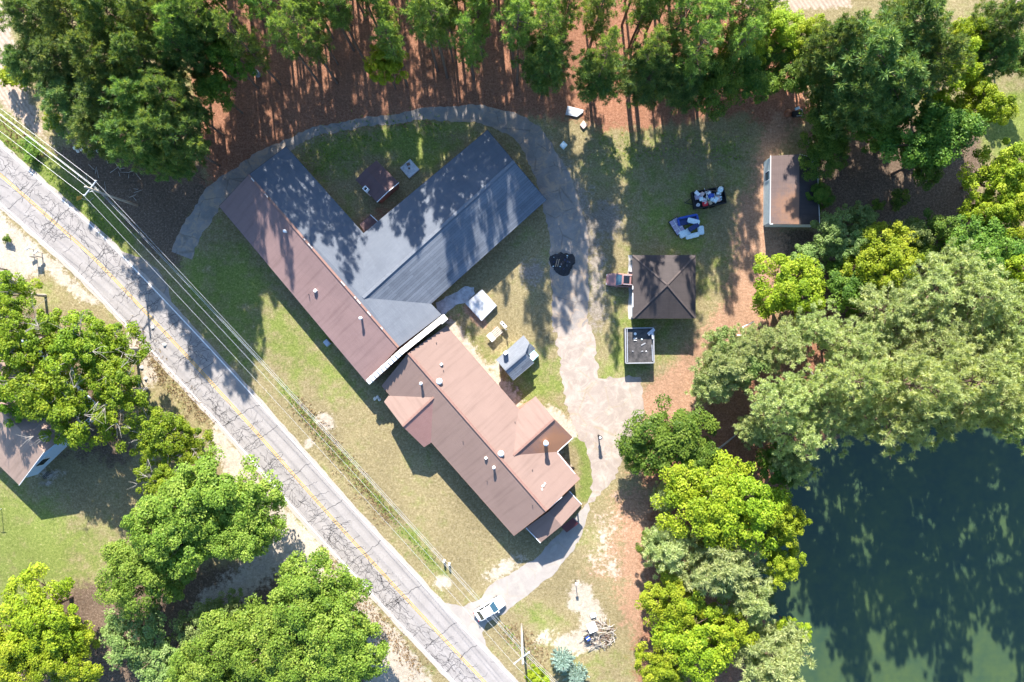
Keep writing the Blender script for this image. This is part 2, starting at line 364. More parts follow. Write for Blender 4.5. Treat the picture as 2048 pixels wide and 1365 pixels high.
green = mx(polyline_w(GX, GY, [(-60, 230), (80, 325), (180, 410), (240, 480)], 2.6), polyline_w(GX, GY, [(560, 770), (700, 935), (800, 1050), (890, 1150)], 0.9) * 0.55, soft(GX, GY, [(-500, 960), (10, 960), (100, 1040), (200, 1080), (150, 1180), (90, 1260), (-500, 1300)], 5.0) * 0.85,
           soft(GX, GY, [(600, 270), (780, 250), (930, 255), (850, 330), (760, 310), (700, 330), (640, 340)], 3.0) * 0.75, soft(GX, GY, [(1185, 250), (1500, 260), (1500, 480), (1420, 640), (1400, 700), (1290, 780), (1200, 740), (1200, 520), (1260, 480), (1250, 400)], 5.0) * 0.34,
           polyline_w(GX, GY, [(1155, 868), (1172, 900), (1175, 950), (1168, 985)], 1.0), soft(GX, GY, [(370, 520), (440, 430), (720, 780), (600, 760), (440, 700), (360, 600)], 4.0) * 0.6, blob(GX, GY, 1080, 790, 60, 80) * 0.6, blob(GX, GY, 950, 700, 60, 25, 40) * 0.6,
           soft(GX, GY, [(1950, 200), (2200, 60), (2200, 320), (1960, 300)], 3.0) * 0.8, blob(GX, GY, 1075, 1225, 35, 18) * 0.5, blob(GX, GY, 1330, 780, 40, 30, -30) * 0.8, polyline_w(GX, GY, [(600, 1060), (740, 1220), (850, 1340)], 1.1) * 0.65, blob(GX, GY, 1230, 1330, 60, 40) * 0.4)
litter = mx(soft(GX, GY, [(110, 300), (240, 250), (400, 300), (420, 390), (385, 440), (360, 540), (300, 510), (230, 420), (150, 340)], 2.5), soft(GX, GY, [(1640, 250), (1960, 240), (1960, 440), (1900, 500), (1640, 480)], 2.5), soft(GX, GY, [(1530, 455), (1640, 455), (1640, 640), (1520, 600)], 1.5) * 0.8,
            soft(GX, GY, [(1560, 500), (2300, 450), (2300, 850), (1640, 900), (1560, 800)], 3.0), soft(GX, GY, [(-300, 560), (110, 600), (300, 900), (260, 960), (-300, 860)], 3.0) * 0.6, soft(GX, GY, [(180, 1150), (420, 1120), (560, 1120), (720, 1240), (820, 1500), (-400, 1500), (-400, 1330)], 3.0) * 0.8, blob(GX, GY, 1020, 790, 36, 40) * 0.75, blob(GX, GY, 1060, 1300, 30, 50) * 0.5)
gravel = mx(blob(GX, GY, 1210, 440, 42, 50), blob(GX, GY, 1065, 545, 36, 40) * 0.85, polyline_w(GX, GY, [(560, 300), (700, 250), (860, 222), (980, 226)], 2.0) * 0.5, polyline_w(GX, GY, [(1060, 265), (1110, 330), (1165, 400), (1190, 520), (1195, 640)], 2.6) * 0.65, blob(GX, GY, 90, 965, 26, 14) * 0.7)
pond_d = sdist(GX, GY, poly_w(POND))
rng = np.random.default_rng(3)
GZ = -1.6 * np.clip(pond_d / 4.0 + 0.2, 0, 1)
nv = GX.size; ny, nx = GX.shape
idx = np.arange(nv).reshape(ny, nx)
quads = np.stack([idx[:-1, :-1], idx[:-1, 1:], idx[1:, 1:], idx[1:, :-1]], -1).reshape(-1, 4)

def fast_mesh(name, v, f, mat, tint=None, smooth=False):
    me = bpy.data.meshes.new(name); v = np.asarray(v, dtype=np.float32); f = np.asarray(f, dtype=np.int32); k = f.shape[1]
    me.vertices.add(len(v)); me.vertices.foreach_set('co', v.ravel())
    me.loops.add(f.size); me.loops.foreach_set('vertex_index', f.ravel())
    me.polygons.add(len(f)); me.polygons.foreach_set('loop_start', np.arange(0, f.size, k, dtype=np.int32))
    if smooth: me.polygons.foreach_set('use_smooth', np.ones(len(f), bool))
    me.update(calc_edges=True)
    if tint is not None:
        at = me.attributes.new('tint', 'FLOAT', 'POINT'); at.data.foreach_set('value', np.asarray(tint, dtype=np.float32))
    me.materials.append(mat); return me

def ground_material():
    t = NT('ground'); ob = t.coord()
    A = t.n('ShaderNodeAttribute', attribute_name='wa'); B = t.n('ShaderNodeAttribute', attribute_name='wb')
    sa = t.n('ShaderNodeSeparateColor', {0: A.outputs['Color']}); sb = t.n('ShaderNodeSeparateColor', {0: B.outputs['Color']})
    nL = t.noise(0.09, 2, 0.6, ob); nM = t.noise(0.55, 3, 0.65, ob); nS = t.noise(3.6, 2, 0.7, ob); nF = t.noise(13, 1, 0.75, ob)
    nX = t.noise(1.7, 3, 0.7, ob)
    def thr(w, amp=0.9, lo=0.36, hi=0.66):
        n = t.math('SUBTRACT', t.math('ADD', t.math('MULTIPLY', nM, 0.5), t.math('MULTIPLY', nX, 0.5)), 0.5)
        return t.sstep(t.math('ADD', w, t.math('MULTIPLY', t.math('MULTIPLY', n, amp), 1.6)), lo, hi)
    fine = t.math('ADD', t.math('MULTIPLY', nS, 0.5), t.math('MULTIPLY', nF, 0.5))
    drygrass = t.ramp(fine, [(0.34, (0.125, 0.096, 0.045)), (0.50, (0.225, 0.182, 0.092)), (0.66, (0.34, 0.285, 0.175))])
    greengrass = t.ramp(fine, [(0.34, (0.070, 0.092, 0.020)), (0.52, (0.150, 0.180, 0.042)), (0.68, (0.245, 0.255, 0.085))])
    gsel = t.math('ADD', t.math('MULTIPLY', t.math('SUBTRACT', nL, 0.5), 1.9), t.math('MULTIPLY', t.math('SUBTRACT', nM, 0.5), 1.9))
    gfac = t.sstep(t.math('ADD', gsel, t.math('ADD', t.math('MULTIPLY', sb.outputs[0], 1.1), 0.08)), 0.05, 0.95)
    col = t.mix(gfac, drygrass, greengrass)
    bare = t.ramp(fine, [(0.35, (0.26, 0.185, 0.115)), (0.65, (0.41, 0.32, 0.22))])
    col = t.mix(t.math('MULTIPLY', t.sstep(nX, 0.60, 0.74), 0.55), col, bare)
    strawc = t.ramp(fine, [(0.33, (0.12, 0.052, 0.031)), (0.52, (0.25, 0.118, 0.07)), (0.68, (0.37, 0.215, 0.145))])
    redc = t.ramp(fine, [(0.33, (0.20, 0.11, 0.066)), (0.52, (0.32, 0.19, 0.12)), (0.68, (0.43, 0.29, 0.20))])
    sandc = t.ramp(fine, [(0.33, (0.29, 0.235, 0.175)), (0.66, (0.46, 0.40, 0.325))])
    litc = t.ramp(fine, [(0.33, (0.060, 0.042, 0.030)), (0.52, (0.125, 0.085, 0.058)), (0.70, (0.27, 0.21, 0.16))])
    frow = t.n('ShaderNodeTexWave', {'Vector': t.coord('Object', rot=(0, 0, R(-32))), 'Scale': 0.55, 'Distortion': 2.0, 'Detail': 0.0})
    fieldc = t.mix(t.math('MULTIPLY', frow.outputs['Fac'], 0.55), t.ramp(fine, [(0.35, (0.33, 0.25, 0.19)), (0.65, (0.45, 0.36, 0.29))]), (0.23, 0.165, 0.12))
    gravc = t.ramp(fine, [(0.36, (0.14, 0.115, 0.09)), (0.64, (0.32, 0.27, 0.215))])
    col = t.mix(thr(sb.outputs[2]), col, gravc)
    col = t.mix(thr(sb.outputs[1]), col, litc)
    col = t.mix(thr(sa.outputs[0]), col, strawc)
    col = t.mix(thr(sa.outputs[2]), col, redc)
    col = t.mix(thr(sa.outputs[1], 1.0), col, sandc)
    col = t.mix(thr(A.outputs['Alpha']), col, fieldc)
    tone = t.math('ADD', t.math('MULTIPLY', nL, 0.5), t.math('MULTIPLY', nX, 0.5))
    col = t.mix(1.0, col, t.ramp(tone, [(0.36, 0.72), (0.64, 1.22)]), 'MULTIPLY')
    t.bump(nF, 0.6, 0.12)
    return t.done(col, 0.95, 0.1)
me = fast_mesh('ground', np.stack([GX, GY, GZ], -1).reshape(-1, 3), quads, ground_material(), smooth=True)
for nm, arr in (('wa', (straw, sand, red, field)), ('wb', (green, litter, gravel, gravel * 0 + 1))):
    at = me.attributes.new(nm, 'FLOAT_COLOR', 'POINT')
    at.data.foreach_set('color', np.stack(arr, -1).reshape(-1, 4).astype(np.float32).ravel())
tag(link_mesh('ground', me), 'grass, pine straw and bare soil of the property', kind='structure')

# water
t = NT('pond_water'); ob = t.coord()
n1 = t.noise(0.10, 4, 0.6, ob); n2 = t.noise(0.8, 3, 0.6, ob)
colw = t.ramp(t.math('ADD', t.math('MULTIPLY', n1, 0.7), t.math('MULTIPLY', n2, 0.3)), [(0.35, (0.026, 0.050, 0.026)), (0.65, (0.048, 0.074, 0.024))])
t.bump(t.noise(1.6, 3, 0.6, ob), 0.05, 0.1)
t.b.inputs['IOR'].default_value = 1.33
M['water'] = t.done(colw, 0.07, 1.0)
mb = MB(); mb.sheet([(p[0], p[1]) for p in poly_w([(1480, 1010), (1560, 920), (1620, 850), (1750, 800), (2500, 760), (2500, 1750), (1450, 1750), (1500, 1365), (1520, 1290), (1460, 1220), (1455, 1130)])], -0.55)
tag(mb.build('pond_water', M['water']), 'dark murky pond water with tree shadows', kind='structure')

# ------------------------------------------------------------------ road
def catmull(P, step=1.0):
    P = [Vector((p[0], p[1])) for p in P]; P = [P[0] * 2 - P[1]] + P + [P[-1] * 2 - P[-2]]; out = []
    for i in range(1, len(P) - 2):
        n = max(2, int((P[i + 1] - P[i]).length / step))
        for k in range(n):
            u = k / n; a, b, c, d = P[i - 1], P[i], P[i + 1], P[i + 2]
            out.append(0.5 * ((2 * b) + (c - a) * u + (2 * a - 5 * b + 4 * c - d) * u * u + (3 * b - a - 3 * c + d) * u ** 3))
    out.append(P[-2]); return out
ROADC = catmull([W(*p).xy for p in [(-1500, -940), (-700, -250), (-200, 172), (0, 349), (59, 401), (129, 463), (188, 517), (287, 620), (393, 733), (512, 864), (599, 963), (681, 1055), (787, 1170), (912, 1304), (973, 1368), (1400, 1816), (2400, 2900)]], 1.0)
RS = [0.0]
for i in range(1, len(ROADC)): RS.append(RS[-1] + (ROADC[i] - ROADC[i - 1]).length)
def road_pt(s, off):
    i = min(max(int(np.searchsorted(RS, s)) , 1), len(RS) - 1); u = (s - RS[i - 1]) / (RS[i] - RS[i - 1] + 1e-9)
    p = ROADC[i - 1].lerp(ROADC[i], u); a = ROADC[max(i - 2, 0)]; b = ROADC[min(i + 1, len(ROADC) - 1)]
    d = (b - a).normalized(); return p + Vector((-d.y, d.x)) * off      # +off is to the north-east
def strip(mb, s0, s1, o0, o1, z, step=1.0, jit=0.0):
    n = max(1, int((s1 - s0) / step)); vs = []; fs = []; uv = []
    for k in range(n + 1):
        s = s0 + (s1 - s0) * k / n
        for o in (o0, o1):
            oo = o + (random.uniform(-jit, jit) if abs(o) > 3.4 else 0)
            p = road_pt(s, oo); vs.append((p.x, p.y, z)); uv.append((s, oo))
        if k: b = 2 * k; fs.append((b - 2, b - 1, b + 1, b))
    mb.add(vs, fs, uv)
def asphalt(name, c, c2):
    t = NT(name); uv = t.coord('UV'); ob = t.coord()
    f = t.math('ADD', t.math('MULTIPLY', t.noise(0.5, 5, 0.6, ob), 0.5), t.math('MULTIPLY', t.noise(14, 3, 0.7, ob), 0.5))
    col = t.ramp(f, [(0.35, c), (0.65, c2)])
    sx = t.n('ShaderNodeSeparateXYZ', {0: uv})
    wp = t.math('ABSOLUTE', t.math('SUBTRACT', t.math('ABSOLUTE', sx.outputs[1]), 1.65))
    wp = t.sstep(t.math('ABSOLUTE', t.math('SUBTRACT', wp, 0.75)), 0.45, 0.1)
    col = t.mix(t.math('MULTIPLY', wp, 0.28), col, tuple(v * 0.72 for v in c))
    edge = t.sstep(t.math('ADD', t.math('ABSOLUTE', sx.outputs[1]), t.math('MULTIPLY', t.noise(2.0, 4, 0.6, ob), 0.5)), 3.55, 3.75)
    col = t.mix(t.math('MULTIPLY', edge, 0.6), col, (0.36, 0.31, 0.26))
    vo = t.n('ShaderNodeTexVoronoi', {'Vector': ob, 'Scale': 0.9}, feature='DISTANCE_TO_EDGE')
    ck = t.math('MULTIPLY', t.sstep(vo.outputs['Distance'], 0.03, 0.0), t.sstep(t.noise(0.25, 3, 0.6, ob), 0.45, 0.62))
    col = t.mix(t.math('MULTIPLY', ck, 0.35), col, (0.07, 0.065, 0.065))
    t.bump(t.noise(25, 2, 0.7, ob), 0.25, 0.02)
    return t.done(col, 0.85, 0.25)
M['asphalt'] = asphalt('old_asphalt', (0.222, 0.202, 0.190), (0.310, 0.284, 0.268))
M['line_white'] = plain('road_paint_white', (0.72, 0.70, 0.67), 0.7, 0.2, 2.5)
M['line_yellow'] = plain('road_paint_yellow', (0.50, 0.30, 0.06), 0.7, 0.25, 2.5)
M['tar'] = plain('crack_sealant', (0.085, 0.078, 0.076), 0.6, 0.4)
mb = MB(); strip(mb, 0, RS[-1], -3.75, 3.70, 0.03, 1.0, 0.10)
road = tag(mb.build('road', M['asphalt']), 'cracked two lane asphalt road', kind='structure')
S0, S1 = RS[0] + 20, RS[-1] - 20
for o in (-3.2, 3.2):
    mb = MB(); strip(mb, S0, S1, o - 0.08, o + 0.08, 0.036); mb.build('edge_line', M['line_white'], road)
for o in (-0.14, 0.14):
    mb = MB(); strip(mb, S0, S1, o - 0.055, o + 0.055, 0.036); mb.build('centre_line', M['line_yellow'], road)
# sealed cracks: random walks over the road
mbc = MB(); rr = random.Random(11)
sA = min(range(len(ROADC)), key=lambda i: (ROADC[i] - W(-40, 310).xy).length); sB = min(range(len(ROADC)), key=lambda i: (ROADC[i] - W(1010, 1400).xy).length)
sA, sB = RS[sA], RS[sB]
def walk(s, o, hs, ho, n, w, step=0.38, wob=0.5):
    pts = [(s, o)]
    for _ in range(n):
        a = math.atan2(ho, hs) + rr.gauss(0, wob); s += step * math.cos(a); o += step * math.sin(a)
        if abs(o) > 3.15: break
        pts.append((s, o))
    if len(pts) < 2: return pts
    L = [road_pt(*p) for p in pts]; vs = []; fs = []
    for i, p in enumerate(L):
        d = (L[min(i + 1, len(L) - 1)] - L[max(i - 1, 0)]).normalized(); nn = Vector((-d.y, d.x)) * w * rr.uniform(0.6, 1.3)
        vs += [(p.x + nn.x, p.y + nn.y, 0.039), (p.x - nn.x, p.y - nn.y, 0.039)]
        if i: b = 2 * i; fs.append((b - 2, b - 1, b + 1, b))
    mbc.add(vs, fs); return pts
s = sA
while s < sB:
    walk(s, -3.1, 0.12, 1, 22, 0.042, 0.35, 0.28); s += rr.uniform(4.5, 10)
for _ in range(470):
    s = rr.uniform(sA, sB); side = -1 if s > sA + 0.42 * (sB - sA) else rr.choice((-1, 1, 1)); o = side * rr.uniform(0.4, 2.9)
    along = rr.random() < 0.5
    pts = walk(s, o, rr.choice((-1, 1)) if along else 0.25, 0.15 if along else rr.choice((-1, 1)), rr.randint(4, 11), rr.uniform(0.018, 0.034), 0.33, 0.55)
    if rr.random() < 0.6 and len(pts) > 3:
        p = pts[len(pts) // 2]; walk(p[0], p[1], rr.uniform(-1, 1), rr.choice((-1, 1)), rr.randint(3, 7), 0.02, 0.3, 0.6)
for o in (-2.75,):
    for k in range(18): walk(sA + k * (sB - sA) / 18, o + rr.uniform(-0.1, 0.1), 1, 0, rr.randint(6, 16), 0.014, 0.5, 0.07)
cr = mbc.build('crack_sealant', M['tar'], road); cr['kind'] = 'stuff'

# ------------------------------------------------------------------ driveways
def ragged(pts, amp=0.14, step=0.5, close=True, seed=1):
    rg = random.Random(seed); P = [W(*p).xy for p in pts]; out = []
    n = len(P) if close else len(P) - 1
    for i in range(n):
        a, b = P[i], P[(i + 1) % len(P)]; L = (b - a).length; k = max(1, int(L / step)); nn = Vector((-(b - a).y, (b - a).x)).normalized()
        ph = rg.uniform(0, 6)
        for j in range(k):
            u = j / k; out.append(a.lerp(b, u) + nn * (rg.uniform(-amp, amp) * (1 if 0 < j else 0.3) + 0.1 * math.sin(u * L * 1.3 + ph) * (1 if 0 < j else 0)))
    return out
def drive_mat(name, c, c2, dark, weeds, stain=0.4, weed_c=(0.26, 0.2, 0.1)):
    t = NT(name); ob = t.coord()
    f = t.math('ADD', t.math('MULTIPLY', t.noise(0.45, 6, 0.65, ob, 0.5), 0.6), t.math('MULTIPLY', t.noise(11, 3, 0.7, ob), 0.4))
    col = t.ramp(f, [(0.36, c), (0.64, c2)])
    col = t.mix(t.math('MULTIPLY', t.sstep(t.noise(0.55, 5, 0.75, ob, 1.0), 0.44, 0.66), stain), col, dark)
    vo = t.n('ShaderNodeTexVoronoi', {'Vector': t.mix(0.14, ob, t.n('ShaderNodeTexNoise', {'Vector': ob, 'Scale': 0.8}).outputs[1]), 'Scale': 0.32}, feature='DISTANCE_TO_EDGE')
    ck = t.math('MULTIPLY', t.sstep(vo.outputs['Distance'], 0.035, 0.0), t.sstep(t.noise(0.5, 4, 0.6, ob), 0.42, 0.56))
    col = t.mix(t.math('MULTIPLY', ck, weeds), col, weed_c)
    t.bump(t.noise(9, 4, 0.7, ob), 0.35, 0.04)
    return t.done(col, 0.92, 0.15)
M['track'] = drive_mat('worn_asphalt_track', (0.165, 0.148, 0.135), (0.275, 0.245, 0.22), (0.36, 0.265, 0.185), 0.4, 0.85, (0.07, 0.06, 0.05))
M['concrete_drive'] = drive_mat('pale_concrete_drive', (0.225, 0.182, 0.150), (0.315, 0.262, 0.222), (0.40, 0.345, 0.29), 0.4, 0.6)
M['front_drive'] = drive_mat('front_drive_surface', (0.235, 0.210, 0.188), (0.315, 0.282, 0.255), (0.37, 0.33, 0.28), 0.2, 0.4)
def drive(name, pts, mat, z, label, amp=0.16, seed=1):
    mb = MB(); mb.sheet(ragged(pts, amp, 0.5, True, seed), z); return tag(mb.build(name, mat), label, kind='structure')
def lane(pts, w):
    c = catmull([W(*p).xy for p in pts], 0.5); wv = np.interp(np.linspace(0, 1, len(c)), np.linspace(0, 1, len(w)), w)
    mb = MB(); vs = []; fs = []; rg = random.Random(5)
    for i, p in enumerate(c):
        d = (c[min(i + 1, len(c) - 1)] - c[max(i - 1, 0)]).normalized(); nn = Vector((-d.y, d.x)); h = wv[i] / S / 2
        for sg in (-1, 1): q = p + nn * sg * (h + rg.uniform(-0.16, 0.16) + 0.12 * math.sin(i * 0.4 * sg)); vs.append((q.x, q.y, 0.010))
        if i: b = 2 * i; fs.append((b - 2, b - 1, b + 1, b))
    mb.add(vs, fs); return mb
tag(lane([(364, 512), (384, 462), (412, 418), (442, 380), (486, 346), (552, 304), (622, 268), (700, 250), (790, 238), (868, 228), (950, 229), (1020, 246), (1068, 285), (1098, 340), (1120, 400), (1137, 470), (1138, 540), (1140, 600), (1142, 664)], [42, 44, 40, 32, 19, 17, 18, 24, 36, 48, 60, 72, 78, 74, 70]).build('asphalt_track', M['track']), 'worn grey asphalt track curving behind the long building', kind='structure')
drive('road_apron', [(214, 474), (243, 502), (285, 518), (316, 538), (336, 570), (343, 606), (355, 640), (385, 668), (432, 712), (400, 700), (330, 620), (270, 560)], M['track'], 0.014, 'paved apron where the track meets the road', 0.18, 2)
drive('concrete_driveway', [(1113, 655), (1120, 745), (1131, 800), (1139, 835), (1150, 862), (1168, 885), (1180, 920), (1183, 955), (1180, 990), (1168, 1014), (1200, 990), (1224, 962), (1244, 925), (1252, 888), (1288, 848), (1287, 800), (1281, 753), (1243, 757), (1196, 757), (1192, 700), (1181, 650), (1145, 660)], M['concrete_drive'], 0.014, 'pale stained concrete driveway beside the brown roofed house', 0.30, 3)
drive('front_driveway', [(862, 1184), (890, 1206), (926, 1214), (958, 1200), (985, 1168), (1030, 1142), (1066, 1122), (1096, 1090), (1125, 1062), (1160, 1022), (1176, 1005), (1180, 1020), (1166, 1058), (1150, 1096), (1105, 1152), (1060, 1186), (1012, 1226), (974, 1246), (964, 1266), (972, 1296), (920, 1250)], M['front_drive'], 0.018, 'light paved driveway running from the road to the house', 0.10, 4)
mb = MB(); mb.sheet(ragged([(871, 606), (898, 592), (930, 573), (948, 575), (950, 588), (935, 603), (912, 610), (900, 620), (884, 634), (874, 620)], 0.08, 0.4, True, 6), 0.02)
tag(mb.build('walkway', M['slab']), 'broken concrete walkway beside the grey roof', kind='structure')
mb = MB(); mb.sheet(ragged([(1256, 511), (1266, 511), (1266, 639), (1257, 639)], 0.05, 0.5, True, 8), 0.02)
tag(mb.build('garage_apron', M['concrete']), 'narrow concrete apron along the garage door side', kind='structure')

# ------------------------------------------------------------------ buildings
def roof_part(root, pts, mat, u, t=0.16, name='roof_slope'):
    mb = MB(); mb.slab(pts, t, u); return mb.build(name, mat, root)
def bars(root, name, pairs, w, h, mat, dz=0.0):
    for p, q in pairs:
        mb = MB(); mb.bar(Vector(p) + Vector((0, 0, dz)), Vector(q) + Vector((0, 0, dz)), w, h); mb.build(name, mat, root)
def walls(root, poly, z1, mat, z0=0.0, inset=0.45, name='wall'):
    """outer walls of a footprint given by eave corners; each side its own part"""
    c = sum((Vector((p[0], p[1])) for p in poly), Vector((0, 0))) / len(poly); P = []
    n = len(poly)
    for i in range(n):
        a = Vector(poly[i - 1][:2]); b = Vector(poly[i][:2]); d = Vector(poly[(i + 1) % n][:2])
        e1 = (a - b).normalized(); e2 = (d - b).normalized(); bis = e1 + e2
        bis = bis.normalized() if bis.length > 0.05 else Vector((-e1.y, e1.x))
        cr = (b - a).x * (d - b).y - (b - a).y * (d - b).x
        area = sum(Vector(poly[k][:2]).x * Vector(poly[(k + 1) % n][:2]).y - Vector(poly[(k + 1) % n][:2]).x * Vector(poly[k][:2]).y for k in range(n))
        sg = 1 if cr * area > 0 else -1
        P.append(b + bis * sg * inset * 1.41)
    for i in range(n):
        a, b = P[i], P[(i + 1) % n]; d = (b - a).normalized(); mb = MB()
        mb.bar((a.x + d.x * 0.1, a.y + d.y * 0.1, (z0 + z1) / 2), (b.x - d.x * 0.1, b.y - d.y * 0.1, (z0 + z1) / 2), 0.2, z1 - z0); mb.build(name, mat, root)
    return P
def gable(root, a, b, top, z0, mat, t=0.2, inset=0.45, toward=None):
    """triangular gable wall between two eave corners under a ridge end"""
    a, b, top = Vector(a), Vector(b), Vector(top); d = (b - a); d.z = 0; d.normalize(); n = Vector((-d.y, d.x, 0))
    if toward is not None and n.dot(Vector(toward) - a) < 0: n = -n
    o = n * inset; mb = MB()
    tri = [a + d * 0.3 + o - Vector((0, 0, 0.28)), b - d * 0.3 + o - Vector((0, 0, 0.28)), Vector((top.x, top.y, top.z - 0.3)) + o]
    back = [p + n * t for p in tri]; mb.add(tri + back, [(0, 1, 2), (5, 4, 3), (0, 3, 4, 1), (1, 4, 5, 2), (2, 5, 3, 0)]); mb.build('gable_wall', mat, root)
def plane_hit(px, py, a, b, c):
    n = (Vector(b) - Vector(a)).cross(Vector(c) - Vector(a)); o = Vector((0, 0, H)); d = W(px, py, 0) - o
    return o + d * (n.dot(Vector(a) - o) / n.dot(d))
def pipe(root, px, py, base, hgt, r, name='vent_pipe', mat='white_metal', cap=True):
    p = plane_hit(px, py, *base) if isinstance(base, tuple) else W(px, py, base)
    mb = MB(); mb.lathe((p.x, p.y, p.z - 0.15), [(r, 0), (r, hgt), (r * 0.6, hgt + 0.02)] if not cap else [(r, 0), (r, hgt * 0.72), (r * 1.35, hgt * 0.74), (r * 1.4, hgt * 0.95), (r * 0.7, hgt + 0.05)], 14)
    return mb.build(name, M[mat], root, smooth=False)
def turbine(root, px, py, base):
    p = plane_hit(px, py, *base); mb = MB(); mb.lathe((p.x, p.y, p.z - 0.1), [(0.24, 0), (0.24, 0.3), (0.42, 0.36), (0.45, 0.44), (0.34, 0.55), (0.1, 0.6)], 20); mb.build('roof_vent', M['white_metal'], root, smooth=True)
def boxvent(root, px, py, base, rz, s=0.42):
    p = plane_hit(px, py, *base); mb = MB(); mb.box((p.x, p.y, p.z + 0.12), (s, s, 0.4), rz, 0.9); mb.build('box_vent', M['white_metal'], root)

# --- long L-shaped building -------------------------------------------------
he, hr = 3.1, 5.3
L = empty('long_building', W(650, 540), 0, 'long low L shaped building with grey shingled and plum brown roof slopes', 'building')
P1, P2, R1, R2 = W(438, 413, he), W(733, 765, he), W(497, 350, hr), W(797, 695, hr)
N1, N2 = W(572, 293, he), W(883, 630, he)
V1, V2 = W(727, 467, he), W(862, 608, he)
V = plane_hit(726, 596, N1, R1, N2)
hb = V.z - 0.02
BR, E1, E2 = W(1028, 323, hb), W(975, 260, he), W(1093, 400, he)
ua = (R2 - R1); ub = (BR - V)
roof_part(L, [P1, P2, R2, R1], M['roof_brown'], ua)
roof_part(L, [N1, R1, V, V1], M['roof_grey'], ua)
roof_part(L, [V, R2, N2, V2], M['roof_grey'], ua)
roof_part(L, [R1, R2, V], M['roof_grey'], ua)
roof_part(L, [E1, V1, V, BR], M['roof_grey'], ub)
roof_part(L, [BR, V, V2, E2], M['roof_grey_b'], ub)
bars(L, 'ridge_cap', [(R1, R2)], 0.3, 0.10, M['ridge_brown'], 0.03)
bars(L, 'ridge_cap', [(BR, V)], 0.40, 0.10, M['ridge_grey'], 0.03)
for k in range(11):        # pale flashing pieces that show along the ridge joint
    u = random.choice((0.02, 0.12, 0.38, 0.47, 0.55, 0.62, 0.66, 0.72, 0.78, 0.9, 0.97)) + random.uniform(-0.02, 0.02)
    a = R1.lerp(R2, min(max(u, 0.01), 0.96)); b = R1.lerp(R2, min(max(u, 0.01), 0.96) + random.uniform(0.008, 0.03)); bars(L, 'flashing', [(a, b)], 0.12, 0.06, M['offwhite'], 0.10)
cx = W(880, 627, he)
walls(L, [P1, P2, N2, V2, E2, E1, V1, N1], he - 0.05, M['brick'])
gable(L, P1, N1, R1, he, M['brick'], toward=P2); gable(L, E1, E2, BR, he, M['brick'], toward=V)
bars(L, 'fascia', [(P1, P2), (N1, V1), (V1, E1), (V2, E2), (N2, V2), (E1, BR), (BR, E2), (P1, R1), (R1, N1)], 0.05, 0.2, M['dark_metal'], -0.1)
brown = (P1, P2, R1)
pipe(L, 572, 464, brown, 0.9, 0.16); pipe(L, 723, 637, brown, 1.0, 0.16); pipe(L, 618, 590, brown, 0.5, 0.05, mat='dark_metal', cap=False); boxvent(L, 631, 582, brown, 0.8)
mb = MB(); p = W(577, 442, 4.9); mb.box((p.x, p.y, 5.0), (0.5, 0.08, 0.1), -0.8); mb.build('flashing', M['offwhite'], L)
# --- stepped firewall -------------------------------------------------------
FW = empty('firewall', W(812, 698), 0, 'stepped masonry firewall with pale cap blocks between the two roofs', 'parapet wall')
fa, fb = W(737, 764, 3.6), W(890, 634, 3.6); n = 20
fdir = (fb - fa); fdir.z = 0
ang = math.atan2(fdir.y, fdir.x)
for k in range(n):
    u0, u1 = k / n, (k + 1) / n; um = (u0 + u1) / 2
    apex = 0.47; rise = (um / apex if um < apex else (1 - um) / (1 - apex))
    zt = 3.75 + 2.2 * rise
    c = fa.lerp(fb, um); Lk = fdir.length / n
    mb = MB(); mb.box((c.x, c.y, zt / 2), (Lk - 0.004, 0.36, zt), ang); mb.build('wall_block', M['brick'], FW)
    mb = MB(); mb.box((c.x, c.y, zt + 0.07), (Lk + 0.10, 0.80 + random.uniform(-0.03, 0.03), 0.14), ang + random.uniform(-0.012, 0.012)); mb.build('cap_block', M['offwhite'], FW, bevel=0.02)
for q, s_ in ((W(886, 639, 3.9), (1.15, 0.95, 0.35)), (W(741, 762, 3.7), (0.9, 0.7, 0.28))):
    mb = MB(); mb.box((q.x, q.y, q.z + 0.12), s_, ang); mb.build('end_cap', M['offwhite'], FW, bevel=0.03)
# --- brown roofed house -----------------------------------------------------
hc, hk = 3.1, 5.5
C = empty('brown_roofed_house', W(950, 870), 0, 'large house with faded brown metal roof, two cross gables and white vents', 'house')
c1, c2 = W(763, 772, hc), W(1028, 1072, hc); k1, k2 = W(817, 706, hk), W(1093, 1022, hk); d1, d2 = W(893, 652, hc), W(1160, 958, hc)
uc = k2 - k1
roof_part(C, [c1, c2, k2, k1], M['roof_brown_b'], uc)
roof_part(C, [k1, k2, d2, d1], M['roof_brown_b'], uc)
bars(C, 'ridge_cap', [(k1, k2)], 0.35, 0.10, M['ridge_brown'], 0.03)
# street side cross gable
g1, g2, ga = W(768, 804, hc), W(848, 895, hc), None
gk = W(805, 853, 4.75); ga = plane_hit(867, 795, c1, c2, k1); gj1 = plane_hit(777, 792, c1, c2, k1); gj2 = plane_hit(862, 886, c1, c2, k1)
roof_part(C, [g1, gk, ga, gj1], M['roof_brown_b'], gk - ga); roof_part(C, [gk, g2, gj2, ga], M['roof_pink'], gk - ga)
bars(C, 'ridge_cap', [(gk, ga)], 0.3, 0.08, M['ridge_brown'], 0.04)
gable(C, g1, g2, gk, hc, M['brick'], toward=k1)
